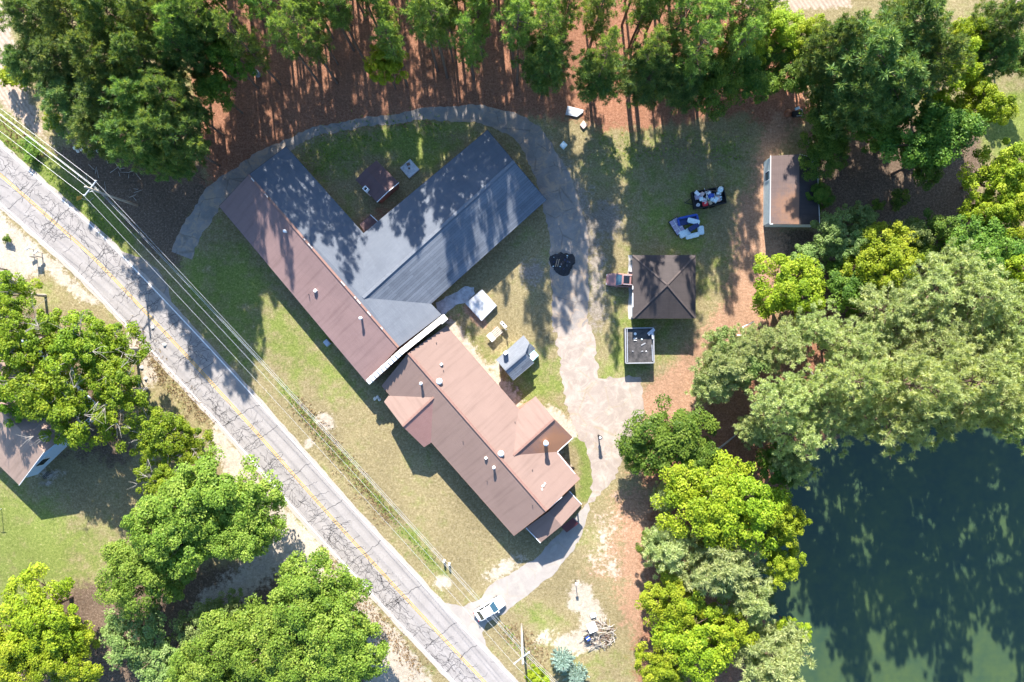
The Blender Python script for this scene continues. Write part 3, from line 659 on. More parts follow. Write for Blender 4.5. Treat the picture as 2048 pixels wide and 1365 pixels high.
# yard side cross gable
y1, y2, yk = W(1071, 793, hc), W(1146, 876, hc), W(1108, 838, 4.9)
ya = plane_hit(1027, 911, d1, d2, k1); yj1 = plane_hit(1037, 821, d1, d2, k1); yj2 = plane_hit(1115, 904, d1, d2, k1)
roof_part(C, [yk, y1, yj1, ya], M['roof_brown_b'], yk - ya); roof_part(C, [y2, yk, ya, yj2], M['roof_rust'], yk - ya)
bars(C, 'ridge_cap', [(yk, ya)], 0.3, 0.08, M['ridge_brown'], 0.04)
gable(C, y1, y2, yk, hc, M['brick'], toward=k1)
walls(C, [c1, c2, d2, d1], hc - 0.05, M['brick'])
gable(C, c2, d2, k2, hc, M['brick'], toward=k1)
for a_, b_ in ((g1, g2), (y1, y2)):
    q = [a_, b_, (b_ + k1.lerp(k2, 0.5)) / 2, (a_ + k1.lerp(k2, 0.5)) / 2]
    walls(C, q, hc - 0.08, M['brick'])
bars(C, 'fascia', [(c1, c2), (d1, yj1), (yj2, d2), (c2, k2), (k2, d2)], 0.05, 0.2, M['ridge_brown'], -0.1)
bars(C, 'fascia', [(y2, yj2), (W(1115, 906, hc), W(1150, 948, hc)), (W(1097, 1018, 5.2), W(1124, 994, 4.3))], 0.10, 0.12, M['white_paint'], 0.0)
sw, ne = (c1, c2, k1), (d1, d2, k1)
turbine(C, 879, 763, ne); turbine(C, 1002, 907, ne)
pipe(C, 843, 767, sw, 0.95, 0.16); pipe(C, 988, 934, sw, 0.95, 0.16)
boxvent(C, 883, 729, ne, 0.7, 0.34); boxvent(C, 972, 916, sw, 0.7, 0.36)
for px, py, b_ in ((887, 741, ne), (873, 686, ne), (1030, 844, ne), (1065, 940, ne), (926, 883, sw), (974, 962, sw), (1065, 1011, sw)): pipe(C, px, py, b_, 0.38, 0.05, mat='dark_metal', cap=False)
pipe(C, 1091, 884, (y2, yk, ya), 1.9, 0.26, 'chimney_flue', 'white_metal')
for px, py, w_ in ((1086, 972, 0.4), (1090, 967, 0.25), (1084, 979, 0.2)):
    p = plane_hit(px, py, *ne); mb = MB(); mb.box((p.x, p.y, p.z + 0.05), (w_, 0.25, 0.12), 0.5); mb.build('roof_patch', M['offwhite'], C)
# entrance porch
ph, pk = 2.6, 3.6
po = empty('entrance_porch', W(1110, 1040), 0, 'small brown gabled porch at the end of the house', 'porch')
q1, q2, q3, q4 = W(1139, 983, ph), W(1163, 1009, ph), W(1081, 1086, ph), W(1052, 1056, ph); pk1, pk2 = W(1098, 1023, pk), W(1123, 1052, pk)
roof_part(po, [q1, q2, pk2, pk1], M['roof_brown_b'], pk2 - pk1); roof_part(po, [pk1, pk2, q3, q4], M['roof_brown_b'], pk2 - pk1)
bars(po, 'fascia', [(q1, q2), (q3, q4)], 0.09, 0.14, M['white_paint'], 0.02)
bars(po, 'fascia', [(q2, pk2), (pk2, q3)], 0.05, 0.16, M['maroon'], -0.1)
for q in (q2, q3, pk2):
    d = (pk1 - q); d.z = 0; d.normalize(); mb = MB(); p = q + d * 0.5; mb.box((p.x, p.y, (q.z - 0.2) / 2), (0.16, 0.16, q.z - 0.2), ang); mb.build('post', M['maroon'], po)
mb = MB(); mb.prism([(p.x, p.y) for p in (W(1141, 985), W(1161, 1007), W(1083, 1080), W(1056, 1056))], 0.0, 0.35); mb.build('porch_floor', M['maroon'], po)
a_, b_ = W(1122, 1054, 2.0), W(1146, 1036, 2.0); nn = Vector((0.66, -0.75, 0)); mb = MB(); mb.slab([a_, b_, b_ + nn * 1.3 - Vector((0, 0, .5)), a_ + nn * 1.3 - Vector((0, 0, .5))], 0.08, b_ - a_); mb.build('awning', M['maroon'], po)

# --- pump house, lean-to, slab ---------------------------------------------
ph_ = empty('pump_house', W(755, 362), 0, 'small plum brown roofed outbuilding in the yard of the L shaped building', 'outbuilding')
a, b, c, d = W(753, 321, 2.5), W(798, 366, 2.5), W(754, 405, 2.5), W(711, 360, 2.5); r1, r2 = W(731, 339, 3.0), W(776, 384, 3.0)
roof_part(ph_, [a, b, r2, r1], M['roof_pump'], r2 - r1); roof_part(ph_, [r1, r2, c, d], M['roof_pump'], r2 - r1)
walls(ph_, [a, b, c, d], 2.45, M['brick'], inset=0.25); bars(ph_, 'fascia', [(b, r2), (r2, c)], 0.08, 0.12, M['white_paint'], 0.03)
p = W(732, 379, 3.0)
chim = MB()
for dx, dy, sx, sy in ((0.26, 0, 0.1, 0.62), (-0.26, 0, 0.1, 0.62), (0, 0.26, 0.42, 0.1), (0, -0.26, 0.42, 0.1)):
    m = Matrix.Rotation(R(-45), 3, 'Z'); o = m @ Vector((dx, dy, 0)); chim.box((p.x + o.x, p.y + o.y, 1.75), (sx, sy, 3.5), R(-45))
chim.build('chimney', M['white_paint'], ph_)
mb = MB(); mb.box((p.x, p.y, 1.5), (0.41, 0.41, 2.9), R(-45)); mb.build('flue', M['black'], ph_)
lt = empty('lean_to', W(738, 447), 0, 'tiny lean-to roof tucked in the inner corner, edged in fresh lumber', 'lean-to')
a, b, c, d = W(741, 430, 1.9), W(757, 445, 1.9), W(731, 466, 2.2), W(719, 449, 2.2)
roof_part(lt, [a, b, c, d], M['roof_pump'], b - a, 0.1)
bars(lt, 'fascia', [(a, b)], 0.10, 0.10, M['white_paint'], 0.04)
mb = MB(); mb.bar(b + Vector((0.05, 0, 0)), c + Vector((0, 0, 0.05)), 0.22, 0.14); mb.build('lumber_edge', M['wood_new'], lt)
for q in (a, b, c, d):
    e = (W(738, 447) - q); e.z = 0; e.normalize(); mb = MB(); mb.box((q.x + e.x * .2, q.y + e.y * .2, q.z / 2 - 0.1), (0.1, 0.1, q.z - 0.15), 0.7); mb.build('post', M['wood_grey'], lt)
def slab_obj(name, pts, z, mat, label, cat, z0=0.0):
    mb = MB(); mb.prism([W(*q, z).xy for q in pts], z0, z); return tag(mb.build(name, mat, None, bevel=0.05), label, cat)
slab_obj('well_slab', [(820, 318), (839, 339), (818, 357), (800, 336)], 0.45, M['slab'], 'square pale concrete well slab beside the pump house', 'slab')
mb = MB(); p = W(818, 337, 0.5); mb.lathe((p.x, p.y, 0.45), [(0.14, 0), (0.14, 0.12), (0.1, 0.2)], 12); mb.box((p.x - 0.1, p.y + 0.6, 0.5), (0.5, 0.4, 0.1), 0.4)
tag(mb.build('well_cap', M['junk_brown']), 'dark pipe cap on the pale concrete well slab', 'well cap')
slab_obj('cistern', [(964, 579), (994, 612), (963, 643), (930, 607)], 0.75, M['slab'], 'large square mottled concrete cistern block by the walkway', 'cistern')

# --- small grey roofed cottage ----------------------------------------------
ch, ck_ = 2.3, 3.3
co_ = empty('garden_cottage', W(1033, 716), 0, 'tiny cottage with slate grey gable roof and pale teal side porch', 'cottage')
a, b = W(992, 720, ch), W(1047, 671, ch); r1, r2 = W(1010, 741, ck_), W(1051, 706, ck_); r3 = W(1059, 686, 3.0)
c, d = W(1026.5, 761, ch), W(1068, 726, ch)
rb = r1.lerp(r2, 1.32); b2 = b
roof_part(co_, [a, r1, r2, b], M['roof_slate'], r2 - r1, 0.12); roof_part(co_, [b, r2, r3], M['roof_slate'], r2 - r1, 0.12); roof_part(co_, [r1, c, d, r2], M['roof_slate_b'], r2 - r1, 0.12)
roof_part(co_, [W(1046, 699, 3.05), W(1060, 687, 3.0), W(1071.5, 698, 2.5), W(1056, 711.5, 2.55)], M['roof_slate_b'], r2 - r1, 0.10)
bars(co_, 'fascia', [(c, d), (r1, c)], 0.06, 0.10, M['ridge_grey'], 0.01)
bars(co_, 'ridge_cap', [(r1, r2)], 0.25, 0.08, M['ridge_grey'], 0.03)
walls(co_, [a, c, d, b], ch - 0.05, M['cream_wall'], inset=0.25)
gable(co_, a, c, r1, ch, M['cream_wall'], inset=0.25, toward=r2)
mb = MB(); mb.prism([W(*q).xy for q in ((1056, 712), (1067, 700), (1077, 711), (1066, 722))], 0, 1.1); mb.build('porch_box', M['teal'], co_)
for k in range(4):
    p = W(1058 + k * 2.6, 713 - k * 2.6 + 4, 1.13); mb = MB(); mb.box((p.x + 0.25, p.y, 1.14), (0.9, 0.1, 0.06), R(-45)); mb.build('porch_rail', M['white_paint'], co_)
p = W(1011, 706, 3.0); mb = MB(); mb.box((p.x, p.y, 3.1), (0.5, 0.5, 1.3), 0.7); mb.build('chimney', M['white_paint'], co_)

# --- garage ------------------------------------------------------------------
gh, gp = 3.3, 5.0
G = empty('garage', W(1328, 576), 0, 'square garage with dark brown pyramid roof', 'garage')
a, b, c, d = W(1265.5, 511, gh), W(1391, 511, gh), W(1391, 637, gh), W(1266, 637, gh); ap = W(1334.5, 570, gp)
for q, r_ in ((a, b), (b, c), (c, d), (d, a)): roof_part(G, [q, r_, ap], M['roof_dark'], r_ - q)
for q in (a, b, c, d): bars(G, 'hip_cap', [(q, ap)], 0.22, 0.07, M['hip'], 0.03)
bars(G, 'fascia', [(a, b), (b, c), (c, d), (d, a)], 0.06, 0.18, M['hip'], -0.1)
for q, r_, z0 in ((a, b, 0), (b, c, 0), (c, d, 0)):
    m_ = (a + b + c + d) / 4; q2_ = q.lerp(m_, 0.06); r2_ = r_.lerp(m_, 0.06); mb = MB(); mb.bar((q2_.x, q2_.y, 1.6), (r2_.x, r2_.y, 1.6), 0.2, 3.2); mb.build('wall', M['cream_wall'], G)
xw = W(1268, 576, 2).x; ys = [W(0, v, 2).y for v in (514, 540, 583, 590, 634)]
for i, (y0, y1, z0, z1) in enumerate(((ys[1], ys[0], 0, 3.2), (ys[2], ys[1], 2.5, 3.2), (ys[3], ys[2], 0, 3.2), (ys[4], ys[3], 2.5, 3.2))):
    mb = MB(); mb.box((xw + 0.15, (y0 + y1) / 2, (z0 + z1) / 2), (0.2, abs(y1 - y0), z1 - z0)); mb.build('wall', M['cream_wall'], G)
mb = MB(); mb.box((xw + 0.02, (ys[3] + ys[4]) / 2, 1.25), (0.08, abs(ys[4] - ys[3]) - 0.1, 2.5)); mb.build('garage_door', M['white_paint'], G)
for y_, l_ in ((W(0, 576, 3).y, 0.5), (W(0, 601, 3).y, 2.0)):
    p = W(1265.5, 600, gh); mb = MB(); mb.box((p.x - 0.02, y_, gh + 0.03), (0.12, l_, 0.14)); mb.build('gutter_piece', M['white_paint'], G)
slab_obj('step_slab', [(1258, 529), (1266, 529), (1266, 545), (1257, 544)], 0.25, M['slab'], 'pale concrete step slab at the corner of the garage', 'step')

# --- flat roofed shed with tar roof ------------------------------------------
B_ = empty('tar_roofed_shed', W(1278, 691), 0, 'low black tar roofed shed with raised rim below the garage', 'shed')
zt = 1.7
cs = [W(1250.5, 657, zt), W(1307, 656, zt), W(1308, 726, zt), W(1251.5, 727, zt)]
mb = MB(); mb.prism([q.xy for q in cs], 0.0, zt - 0.25); mb.build('body', M['tar_roof'], B_)
bars(B_, 'rim', [(cs[0], cs[1]), (cs[1], cs[2]), (cs[2], cs[3]), (cs[3], cs[0])], 0.16, 0.32, M['junk_grey'], -0.1)
bars(B_, 'flashing', [(W(1254, 659, zt), W(1255, 725, zt)), (W(1303.5, 690, zt), W(1305, 722, zt))], 0.08, 0.1, M['galv'], 0.08)
p = W(1271, 668, zt); mb = MB(); mb.lathe((p.x, p.y, zt - 0.26), [(0.2, 0), (0.2, 0.12), (0.1, 0.14)], 16); mb.build('roof_vent', M['white_paint'], B_)
for px, py, sx, sy, rz, mt in ((1271, 677, .5, .1, 0.1, 'junk_white'), (1271, 681, .45, .1, -.1, 'junk_white'), (1284, 679, .2, .2, .3, 'junk_cyanwhite'), (1287, 689, .7, .16, .5, 'junk_grey'), (1266, 703, .2, .15, 0, 'junk_grey'), (1285, 703, .3, .14, .2, 'junk_grey'), (1293, 703, .16, .16, .2, 'junk_white')):
    q = W(px, py, zt); mb = MB(); mb.box((q.x, q.y, zt - 0.2), (sx, sy, 0.1), rz); mb.build('roof_scrap', M[mt], B_)
q = W(1302, 664, zt); mb = MB(); mb.box((q.x, q.y, zt + 0.12), (1.2, 0.45, 0.05), 0.7); mb.box((q.x + 0.2, q.y - 0.6, zt + 0.1), (0.25, 0.9, 0.05), 0.1)
tag(mb.build('loose_flashing', M['galv']), 'bent grey metal flashing lying on the corner of the tar roofed shed', 'sheet metal')

# --- long storage shed -------------------------------------------------------
hs, hk2 = 2.7, 3.7
D = empty('storage_shed', W(1580, 385), 0, 'long storage shed with rusty brown gable roof and pale green walls', 'shed')
a, b, c, d = W(1541, 312, hs), W(1634, 318, hs), W(1639, 449, hs), W(1540, 448.5, hs); r1, r2 = W(1599, 309, hk2), W(1598, 449, hk2)
roof_part(D, [a, r1, r2, d], M['roof_shed'], r2 - r1); roof_part(D, [r1, b, c, r2], M['roof_dark'], r2 - r1)
bars(D, 'fascia', [(a, d), (d, W(1546, 448.6, hs + 0.15))], 0.1, 0.16, M['white_paint'], 0.0)
bars(D, 'fascia', [(r1, b), (b, c)], 0.07, 0.12, M['offwhite'], 0.02)
walls(D, [a, b, c, d], hs - 0.05, M['greenwhite'], inset=0.12)
gable(D, d, c, r2, hs, M['greenwhite'], inset=0.12, toward=r1); gable(D, a, b, r1, hs, M['greenwhite'], inset=0.12, toward=r2)
p = W(1531, 353, 1.5); mb = MB(); mb.box((a.x + 0.0, p.y, 1.5), (0.08, 1.25, 1.3)); win = mb.build('window', M['glass_blue'], D)
for dy in (-0.66, 0.66):
    mb = MB(); mb.box((a.x - 0.0, p.y + dy, 1.5), (0.12, 0.08, 1.4)); mb.build('frame', M['white_paint'], win)
p = W(1628, 330, 3.0); mb = MB(); mb.box((p.x, p.y, 3.02), (0.7, 0.55, 0.18), 0, m=Matrix.Rotation(0.3, 3, 'Y')); mb.build('roof_hole', M['black'], D)
for k in range(4):
    p = W(1634 - k * 5, 322 + k * 0.5 + random.uniform(-1, 3), 3.0); mb = MB(); mb.box((p.x, p.y, 3.1), (0.5, 0.2, 0.05), random.uniform(-1, 1)); mb.build('loose_shingle', M['offwhite'], D)

# --- neighbour house at the frame edge ----------------------------------------
hh, hg = 3.6, 6.2
Nb = empty('neighbour_house', W(20, 900), 0, 'tan brown roofed house with pale blue gable wall under trees', 'house')
c_ = W(38.5, 971, hh); ax = Vector((c_ - W(78, 922, hh)).xy).normalized()
e = W(81, 918, 5.2)
back = Vector((-0.72, 0.70, 0))
s1 = c_; rk = W(88, 905, hg); s2 = c_ + (Vector((rk.x, rk.y, hh)) - c_) * 2
roof_part(Nb, [s1, rk, rk + back * 16, s1 + back * 16], M['roof_house'], back); roof_part(Nb, [rk, s2, s2 + back * 16, rk + back * 16], M['roof_house'], back)
gable(Nb, s1, s2, rk, hh, M['bluewhite'], inset=0.6, toward=s1 + back * 10)
walls(Nb, [s1, s2, s2 + back * 16, s1 + back * 16], hh - 0.05, M['bluewhite'], inset=0.6)
mid = s1.lerp(s2, 0.27); q = Vector((mid.x, mid.y, 0)) + back * 0.52; sd = (s2 - s1); sd.z = 0; an = math.atan2(sd.y, sd.x)
mb = MB(); mb.box((q.x, q.y, 2.3), (1.5, 0.12, 1.5), an); wn_ = mb.build('window', M['glass'], Nb)
for o in (-0.8, 0.8):
    dd = sd.normalized() * o; mb = MB(); mb.box((q.x + dd.x, q.y + dd.y, 2.3), (0.1, 0.16, 1.6), an); mb.build('frame', M['white_paint'], wn_)
bars(Nb, 'fascia', [(s1, rk)], 0.06, 0.16, M['white_paint'], -0.02)
p = W(96, 950, 0.5); br_ = empty('bench_frame', p * 1.0, 0, 'dark metal rack beside the pale blue gable wall', 'rack'); br_.location.z = 0
for dx, dy in ((-.5, -.2), (.5, -.2), (-.5, .2), (.5, .2)):
    m = Matrix.Rotation(an, 3, 'Z'); o = m @ Vector((dx, dy, 0)); mb = MB(); mb.box((p.x + o.x, p.y + o.y, 0.45), (0.06, 0.06, 0.9), an); mb.build('leg', M['dark_metal'], br_)
for dy in (-.2, 0, .2):
    o = Matrix.Rotation(an, 3, 'Z') @ Vector((0, dy, 0)); mb = MB(); mb.box((p.x + o.x, p.y + o.y, 0.9), (1.2, 0.1, 0.05), an); mb.build('slat', M['dark_metal'], br_)

# ------------------------------------------------------------------ trees
def unit(v): return v / (np.linalg.norm(v, axis=-1, keepdims=True) + 1e-9)
def leaf_cards(g, pos, out, length, width, up=0.6, rnd=0.7):
    """rhombic leaves; pos (n,3) centres, out (n,3) outward directions"""
    n = len(pos); nr = unit(out * 0.6 + np.array([0, 0, up]) + g.normal(0, rnd, (n, 3)) * 0.6)
    a = unit(np.cross(nr, g.normal(0, 1, (n, 3)))); b = np.cross(nr, a)
    L = (length * g.uniform(0.65, 1.3, n))[:, None]; Wd = (width * g.uniform(0.65, 1.3, n))[:, None]
    v = np.stack([pos - a * L * .5, pos + b * Wd * .5 - a * L * 0.08, pos + a * L * .5 - nr * L * 0.12, pos - b * Wd * .5 - a * L * 0.08], 1).reshape(-1, 3)
    f = np.arange(n * 4).reshape(n, 4); return v, f
def limb_mesh(name, segs, mat, n=7):
    mb = MB()
    for pts, rad in segs: mb.tube(pts, rad, n, cap=False)
    me = bpy.data.meshes.new(name); me.from_pydata(mb.v, [], mb.f); me.materials.append(mat)
    me.polygons.foreach_set('use_smooth', [True] * len(me.polygons)); me.update(); return me
def broadleaf(seed, mat, Rn=5.0, Hn=12.0, base=0.28, nlobes=9, nclump=95, leaves=135, ls=0.34, cr=0.95, bare=0, lobe=0.5, flat=0.62):
    g = np.random.default_rng(seed); zb = Hn * base; ch = Hn - zb; cz = zb + ch * 0.5
    lob = []
    for i in range(nlobes):
        a = 2.399 * i + g.uniform(-.4, .4); el = g.uniform(-0.35, 0.95); rr_ = g.uniform(0.40, 0.70)
        d = np.array([math.cos(a) * math.cos(el), math.sin(a) * math.cos(el), math.sin(el)])
        lob.append((np.array([d[0] * Rn * rr_, d[1] * Rn * rr_, cz + d[2] * ch * 0.32]), Rn * lobe * g.uniform(0.72, 1.15)))
    lob.append((np.array([0, 0, zb + ch * 0.72]), Rn * lobe * 0.95))
    P = []; O = []; T = []; cl = []
    wts = np.array([l[1] ** 2 for l in lob]); wts /= wts.sum()
    for i in range(nclump):
        c, r = lob[g.choice(len(lob), p=wts)]; d = unit(g.normal(0, 1, 3) + np.array([0, 0, 0.35])); rad = r * g.uniform(0.62, 1.02)
        q = c + d * rad * np.array([1, 1, 0.85]); q[2] = max(q[2], zb * 0.8); cl.append(q)
        m = int(leaves * g.uniform(0.6, 1.3)); dd = unit(g.normal(0, 1, (m, 3))); k = cr * g.uniform(0.65, 1.25)
        pp = q + dd * (g.uniform(0.25, 1.0, (m, 1)) ** 0.5) * k * np.array([1, 1, flat])
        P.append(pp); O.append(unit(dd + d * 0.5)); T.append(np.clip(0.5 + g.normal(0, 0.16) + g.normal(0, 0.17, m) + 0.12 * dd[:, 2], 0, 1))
    P = np.concatenate(P); O = np.concatenate(O); T = np.concatenate(T)
    v, f = leaf_cards(g, P, O, ls, ls * 0.68)
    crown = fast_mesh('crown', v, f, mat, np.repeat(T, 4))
    segs = [([(0, 0, -0.2), (0.06, 0.03, zb * 0.6), (-0.05, 0.1, zb), (0.05, 0, zb + ch * 0.45), (0, 0.05, zb + ch * 0.7)], [Hn * 0.026, Hn * 0.02, Hn * 0.017, Hn * 0.010, 0.03])]
    for c, r in lob[:-1]:
        z0 = zb * g.uniform(0.8, 1.25); m_ = c * 0.5; m_[2] = (z0 + c[2]) / 2 + 0.2
        segs.append(([(0, 0, z0), tuple(m_), tuple(c + np.array([0, 0, r * 0.3]))], [Hn * 0.010, Hn * 0.007, 0.03]))
    for q in cl[:: 3]:
        c, r = min(lob, key=lambda l: np.linalg.norm(l[0] - q)); segs.append(([tuple(c * np.array([.75, .75, .93])), tuple((c + q) / 2 + g.normal(0, .15, 3)), tuple(q)], [0.05, 0.035, 0.012]))
    for i in range(bare):          # bare twigs that stand clear of the leaves
        a = g.uniform(0, 6.28); r0 = Rn * g.uniform(0.25, 0.8); z0 = zb + ch * g.uniform(0.5, 0.85); p0 = np.array([math.cos(a) * r0, math.sin(a) * r0, z0])
        for k in range(4):
            d = unit(np.array([math.cos(a), math.sin(a), 0.35]) + g.normal(0, 0.45, 3)); e_ = p0 + d * g.uniform(1.0, 2.4); segs.append(([tuple(p0), tuple((p0 + e_) / 2 + g.normal(0, .12, 3)), tuple(e_)], [0.028, 0.018, 0.007]))
    return limb_mesh('trunk', segs, M['bark_pale'] if bare else M['bark'], 6), crown, Rn, Hn
def pine(seed, mat, Rn=3.2, Hn=20.0, base=0.5, nbr=58, cpb=6, blades=42, pom=0.55, bl=0.55, bw=0.075, droop=0.1, dead=6):
    g = np.random.default_rng(seed); V_ = []; T_ = []
    segs = [([(0, 0, -0.2), (g.uniform(-.1, .1), g.uniform(-.1, .1), Hn * 0.35), (g.uniform(-.2, .2), g.uniform(-.2, .2), Hn * 0.7), (0, 0, Hn * 0.985)], [Hn * 0.0105, Hn * 0.0085, Hn * 0.005, 0.02])]
    for i in range(nbr):
        u = (i + g.uniform(0, 1)) / nbr; z = Hn * (base + (1 - base) * u * 0.97); prof = (0.55 + 0.75 * u if u < 0.35 else 1.12 * (1 - ((u - 0.25) / 0.78) ** 2.0)); Lb = Rn * max(0.16, prof) * g.uniform(0.6, 1.08)
        a = i * 2.399 + g.uniform(-.5, .5); rise = g.uniform(0.05, 0.5) + 0.5 * u - droop
        d = np.array([math.cos(a), math.sin(a), rise]); e_ = np.array([0, 0, z]) + d * Lb; mid = np.array([0, 0, z]) + d * Lb * 0.55 + np.array([0, 0, -0.05 * Lb])
        segs.append(([(0, 0, z), tuple(mid), tuple(e_)], [0.03 + 0.012 * Lb, 0.03, 0.012]))
        k = max(2, int(cpb * Lb / Rn + 1)); side = np.array([-math.sin(a), math.cos(a), 0])
        for j in range(k):
            t_ = 0.32 + 0.68 * (j + g.uniform(0.2, 1)) / k; c = np.array([0, 0, z]) + d * Lb * min(t_, 1.02) + side * g.normal(0, 0.24) * Lb * 0.75 + np.array([0, 0, g.uniform(0, .35)])
            m = int(blades * g.uniform(0.7, 1.25)); dd = unit(g.normal(0, 1, (m, 3)) + np.array([0, 0, 0.45]) + d * 0.25); R0 = pom * g.uniform(0.7, 1.2)
            p0 = c + dd * R0 * g.uniform(0.05, 0.55, (m, 1)); p1 = p0 + unit(dd + g.normal(0, 0.25, (m, 3))) * bl * g.uniform(0.7, 1.2, (m, 1)); sd_ = unit(np.cross(dd, g.normal(0, 1, (m, 3)))) * bw * g.uniform(0.7, 1.3, (m, 1))
            V_.append(np.stack([p0 - sd_, p0 + sd_, p1], 1).reshape(-1, 3)); tc = 0.45 + g.normal(0, 0.14)
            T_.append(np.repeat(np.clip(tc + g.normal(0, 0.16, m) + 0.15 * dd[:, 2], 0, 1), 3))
    for i in range(dead):
        z = Hn * g.uniform(0.28, base); a = g.uniform(0, 6.28); l_ = g.uniform(0.6, 1.8); segs.append(([(0, 0, z), (math.cos(a) * l_, math.sin(a) * l_, z + g.uniform(-.3, .3))], [0.03, 0.01]))
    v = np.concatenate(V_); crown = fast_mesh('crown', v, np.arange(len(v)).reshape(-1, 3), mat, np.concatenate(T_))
    return limb_mesh('trunk', segs, M['bark'], 6), crown, Rn, Hn

VAR = {
 'stand': [pine(100 + i, F['pine'], 2.5 + 0.3 * (i % 2), 21, (0.5, 0.30, 0.55, 0.36, 0.45)[i], (40, 56, 38, 50, 44)[i], 5, 38, 0.5, 0.42, 0.048, dead=10) for i in range(5)],
 'dark': [pine(120 + i, F['pine_dark'], 4.2, 19, 0.28, 84, 8, 56, 0.6, 0.42, 0.055) for i in range(3)],
 'pond': [pine(140 + i, F['pine_pale'], 4.6, 19, 0.42, 54, 7, 84, 0.60, 0.36, 0.055, dead=4) for i in range(4)],
 'young': [pine(160 + i, F['pine_pale'], 3.6, 11, 0.16, 70, 8, 76, 0.56, 0.34, 0.05, dead=0) for i in range(3)],
 'bright': [broadleaf(200 + i, F['bright'], 5.0, 12, 0.22, 10, 120, 190, 0.265, 0.85) for i in range(4)],
 'oak': [broadleaf(220 + i, F['oak'], 6.0, 13, 0.2, 14, 190, 215, 0.265, 0.95, lobe=0.46) for i in range(4)],
 'green': [broadleaf(240 + i, F['green'], 4.5, 12, 0.2, 9, 105, 180, 0.26, 0.85) for i in range(3)],
 'left': [broadleaf(260 + i, F['left'], 4.8, 12, 0.28, 11, 76, 165, 0.275, 0.8, bare=8, lobe=0.5) for i in range(4)],
 'soft': [broadleaf(280 + i, F['soft'], 4.0, 9, 0.15, 9, 85, 110, 0.26, 0.75) for i in range(3)],
 'shrub': [broadleaf(300 + i, F['green'], 1.6, 2.6, 0.06, 5, 26, 90, 0.24, 0.5) for i in range(3)],
 'brightshrub': [broadleaf(310 + i, F['bright'], 1.6, 2.6, 0.06, 5, 26, 90, 0.24, 0.5) for i in range(2)],
}
TC = {}
rt = random.Random(21)
def tree(kind, px, py, rpx, h, label, group=None, cat='tree', name=None, frac=0.66, base=None):
    va = VAR[kind]; i = TC.get(kind, 0); TC[kind] = i + 1; tm, cm, Rn, Hn = va[i % len(va)]
    hc_ = h * frac; p = W(px, py, hc_) if base is None else W(*base); rm = rpx / S * (1 - hc_ / H)
    root = empty(name or {'stand': 'pine_tree', 'dark': 'pine_tree', 'pond': 'pine_tree', 'young': 'young_pine_tree', 'shrub': 'shrub', 'brightshrub': 'shrub'}.get(kind, 'broadleaf_tree'), (p.x, p.y, -0.6 if False else 0), rt.uniform(0, 6.28), label, cat, group)
    root.scale = (rm / Rn, rm / Rn, h / Hn)
    tr = link_mesh('trunk', tm, root); cr_ = link_mesh('crown', cm, root)
    return root
# the pine stand along the top: rows of slender trunks, bases given on the ground
g_ = random.Random(5)
STAND = []
for row, (y0, n_) in enumerate(((168, 13), (128, 16), (86, 21), (42, 21), (-2, 20), (-45, 16), (-100, 13), (-160, 13), (-220, 12), (-285, 11))):
    for k in range(n_):
        x = 420 + (1060 / n_) * (k + g_.uniform(0.1, 0.9)); y = y0 + g_.uniform(-17, 17) + (25 if x > 1150 and row == 0 else 0) - (14 if x < 640 and row == 0 else 0)
        if (y < -70 and x > 1150) or (1090 < x < 1240 and g_.random() < 0.55): continue
        STAND.append((x, y))
for x, y in STAND:
    tree('stand', 0, 0, g_.uniform(31, 46), g_.uniform(19, 25), 'tall slender pine of the dense stand behind the L shaped building', 'pines of the stand behind the L shaped building', base=(x, y))
TREES = [
 # dark pines by the road, upper corner
 ('dark', 70, 40, 62, 14), ('dark', 150, 40, 66, 18), ('dark', 235, 40, 64, 20), ('dark', 320, 50, 60, 20), ('dark', 60, 130, 52, 11), ('dark', 130, 125, 66, 13), ('dark', 215, 125, 66, 20), ('dark', 300, 130, 62, 20), ('dark', 375, 110, 50, 19),
 ('dark', 150, 200, 72, 11), ('dark', 225, 215, 72, 17), ('dark', 300, 215, 64, 20), ('dark', 205, 270, 58, 14), ('dark', 275, 285, 66, 19), ('dark', 345, 275, 66, 21), ('dark', 355, 205, 52, 21), ('dark', 395, 60, 50, 20), ('dark', 330, 320, 46, 17),
]
for k, px, py, r, h in TREES: tree(k, px, py, r, h, 'dark bushy pine in the clump between the road and the track', 'dark pines between road and track')
POND_P = [(1620, 660, 58, 15), (1560, 690, 62, 15), (1700, 690, 74, 18), (1760, 625, 78, 18), (1850, 590, 84, 18), (1945, 600, 86, 19), (2030, 640, 84, 19), (1690, 760, 66, 17), (1765, 735, 84, 18), (1855, 690, 86, 18), (1945, 720, 86, 19), (2030, 750, 80, 19), (1850, 810, 96, 17), (1940, 800, 80, 18), (2025, 830, 76, 18), (1755, 840, 78, 16), (1640, 820, 82, 15), (1585, 870, 58, 13), (1500, 690, 52, 12), (1550, 800, 66, 13), (1900, 540, 66, 17), (1800, 770, 80, 18), (1900, 760, 84, 18), (1990, 690, 84, 19), (1600, 780, 56, 14)]
POND_P += [(2120, 620, 80, 19), (2150, 720, 80, 19), (2110, 800, 76, 18), (2210, 780, 80, 20), (2240, 880, 80, 19), (2180, 640, 80, 19), (2270, 700, 80, 20)]
for px, py, r, h in POND_P: tree('pond', px, py, r * 0.94, h * (g_.uniform(0.95, 1.55) if py > 735 else g_.uniform(0.72, 0.9)), 'pale green pine of the grove along the upper pond bank', 'pines along the upper pond bank')
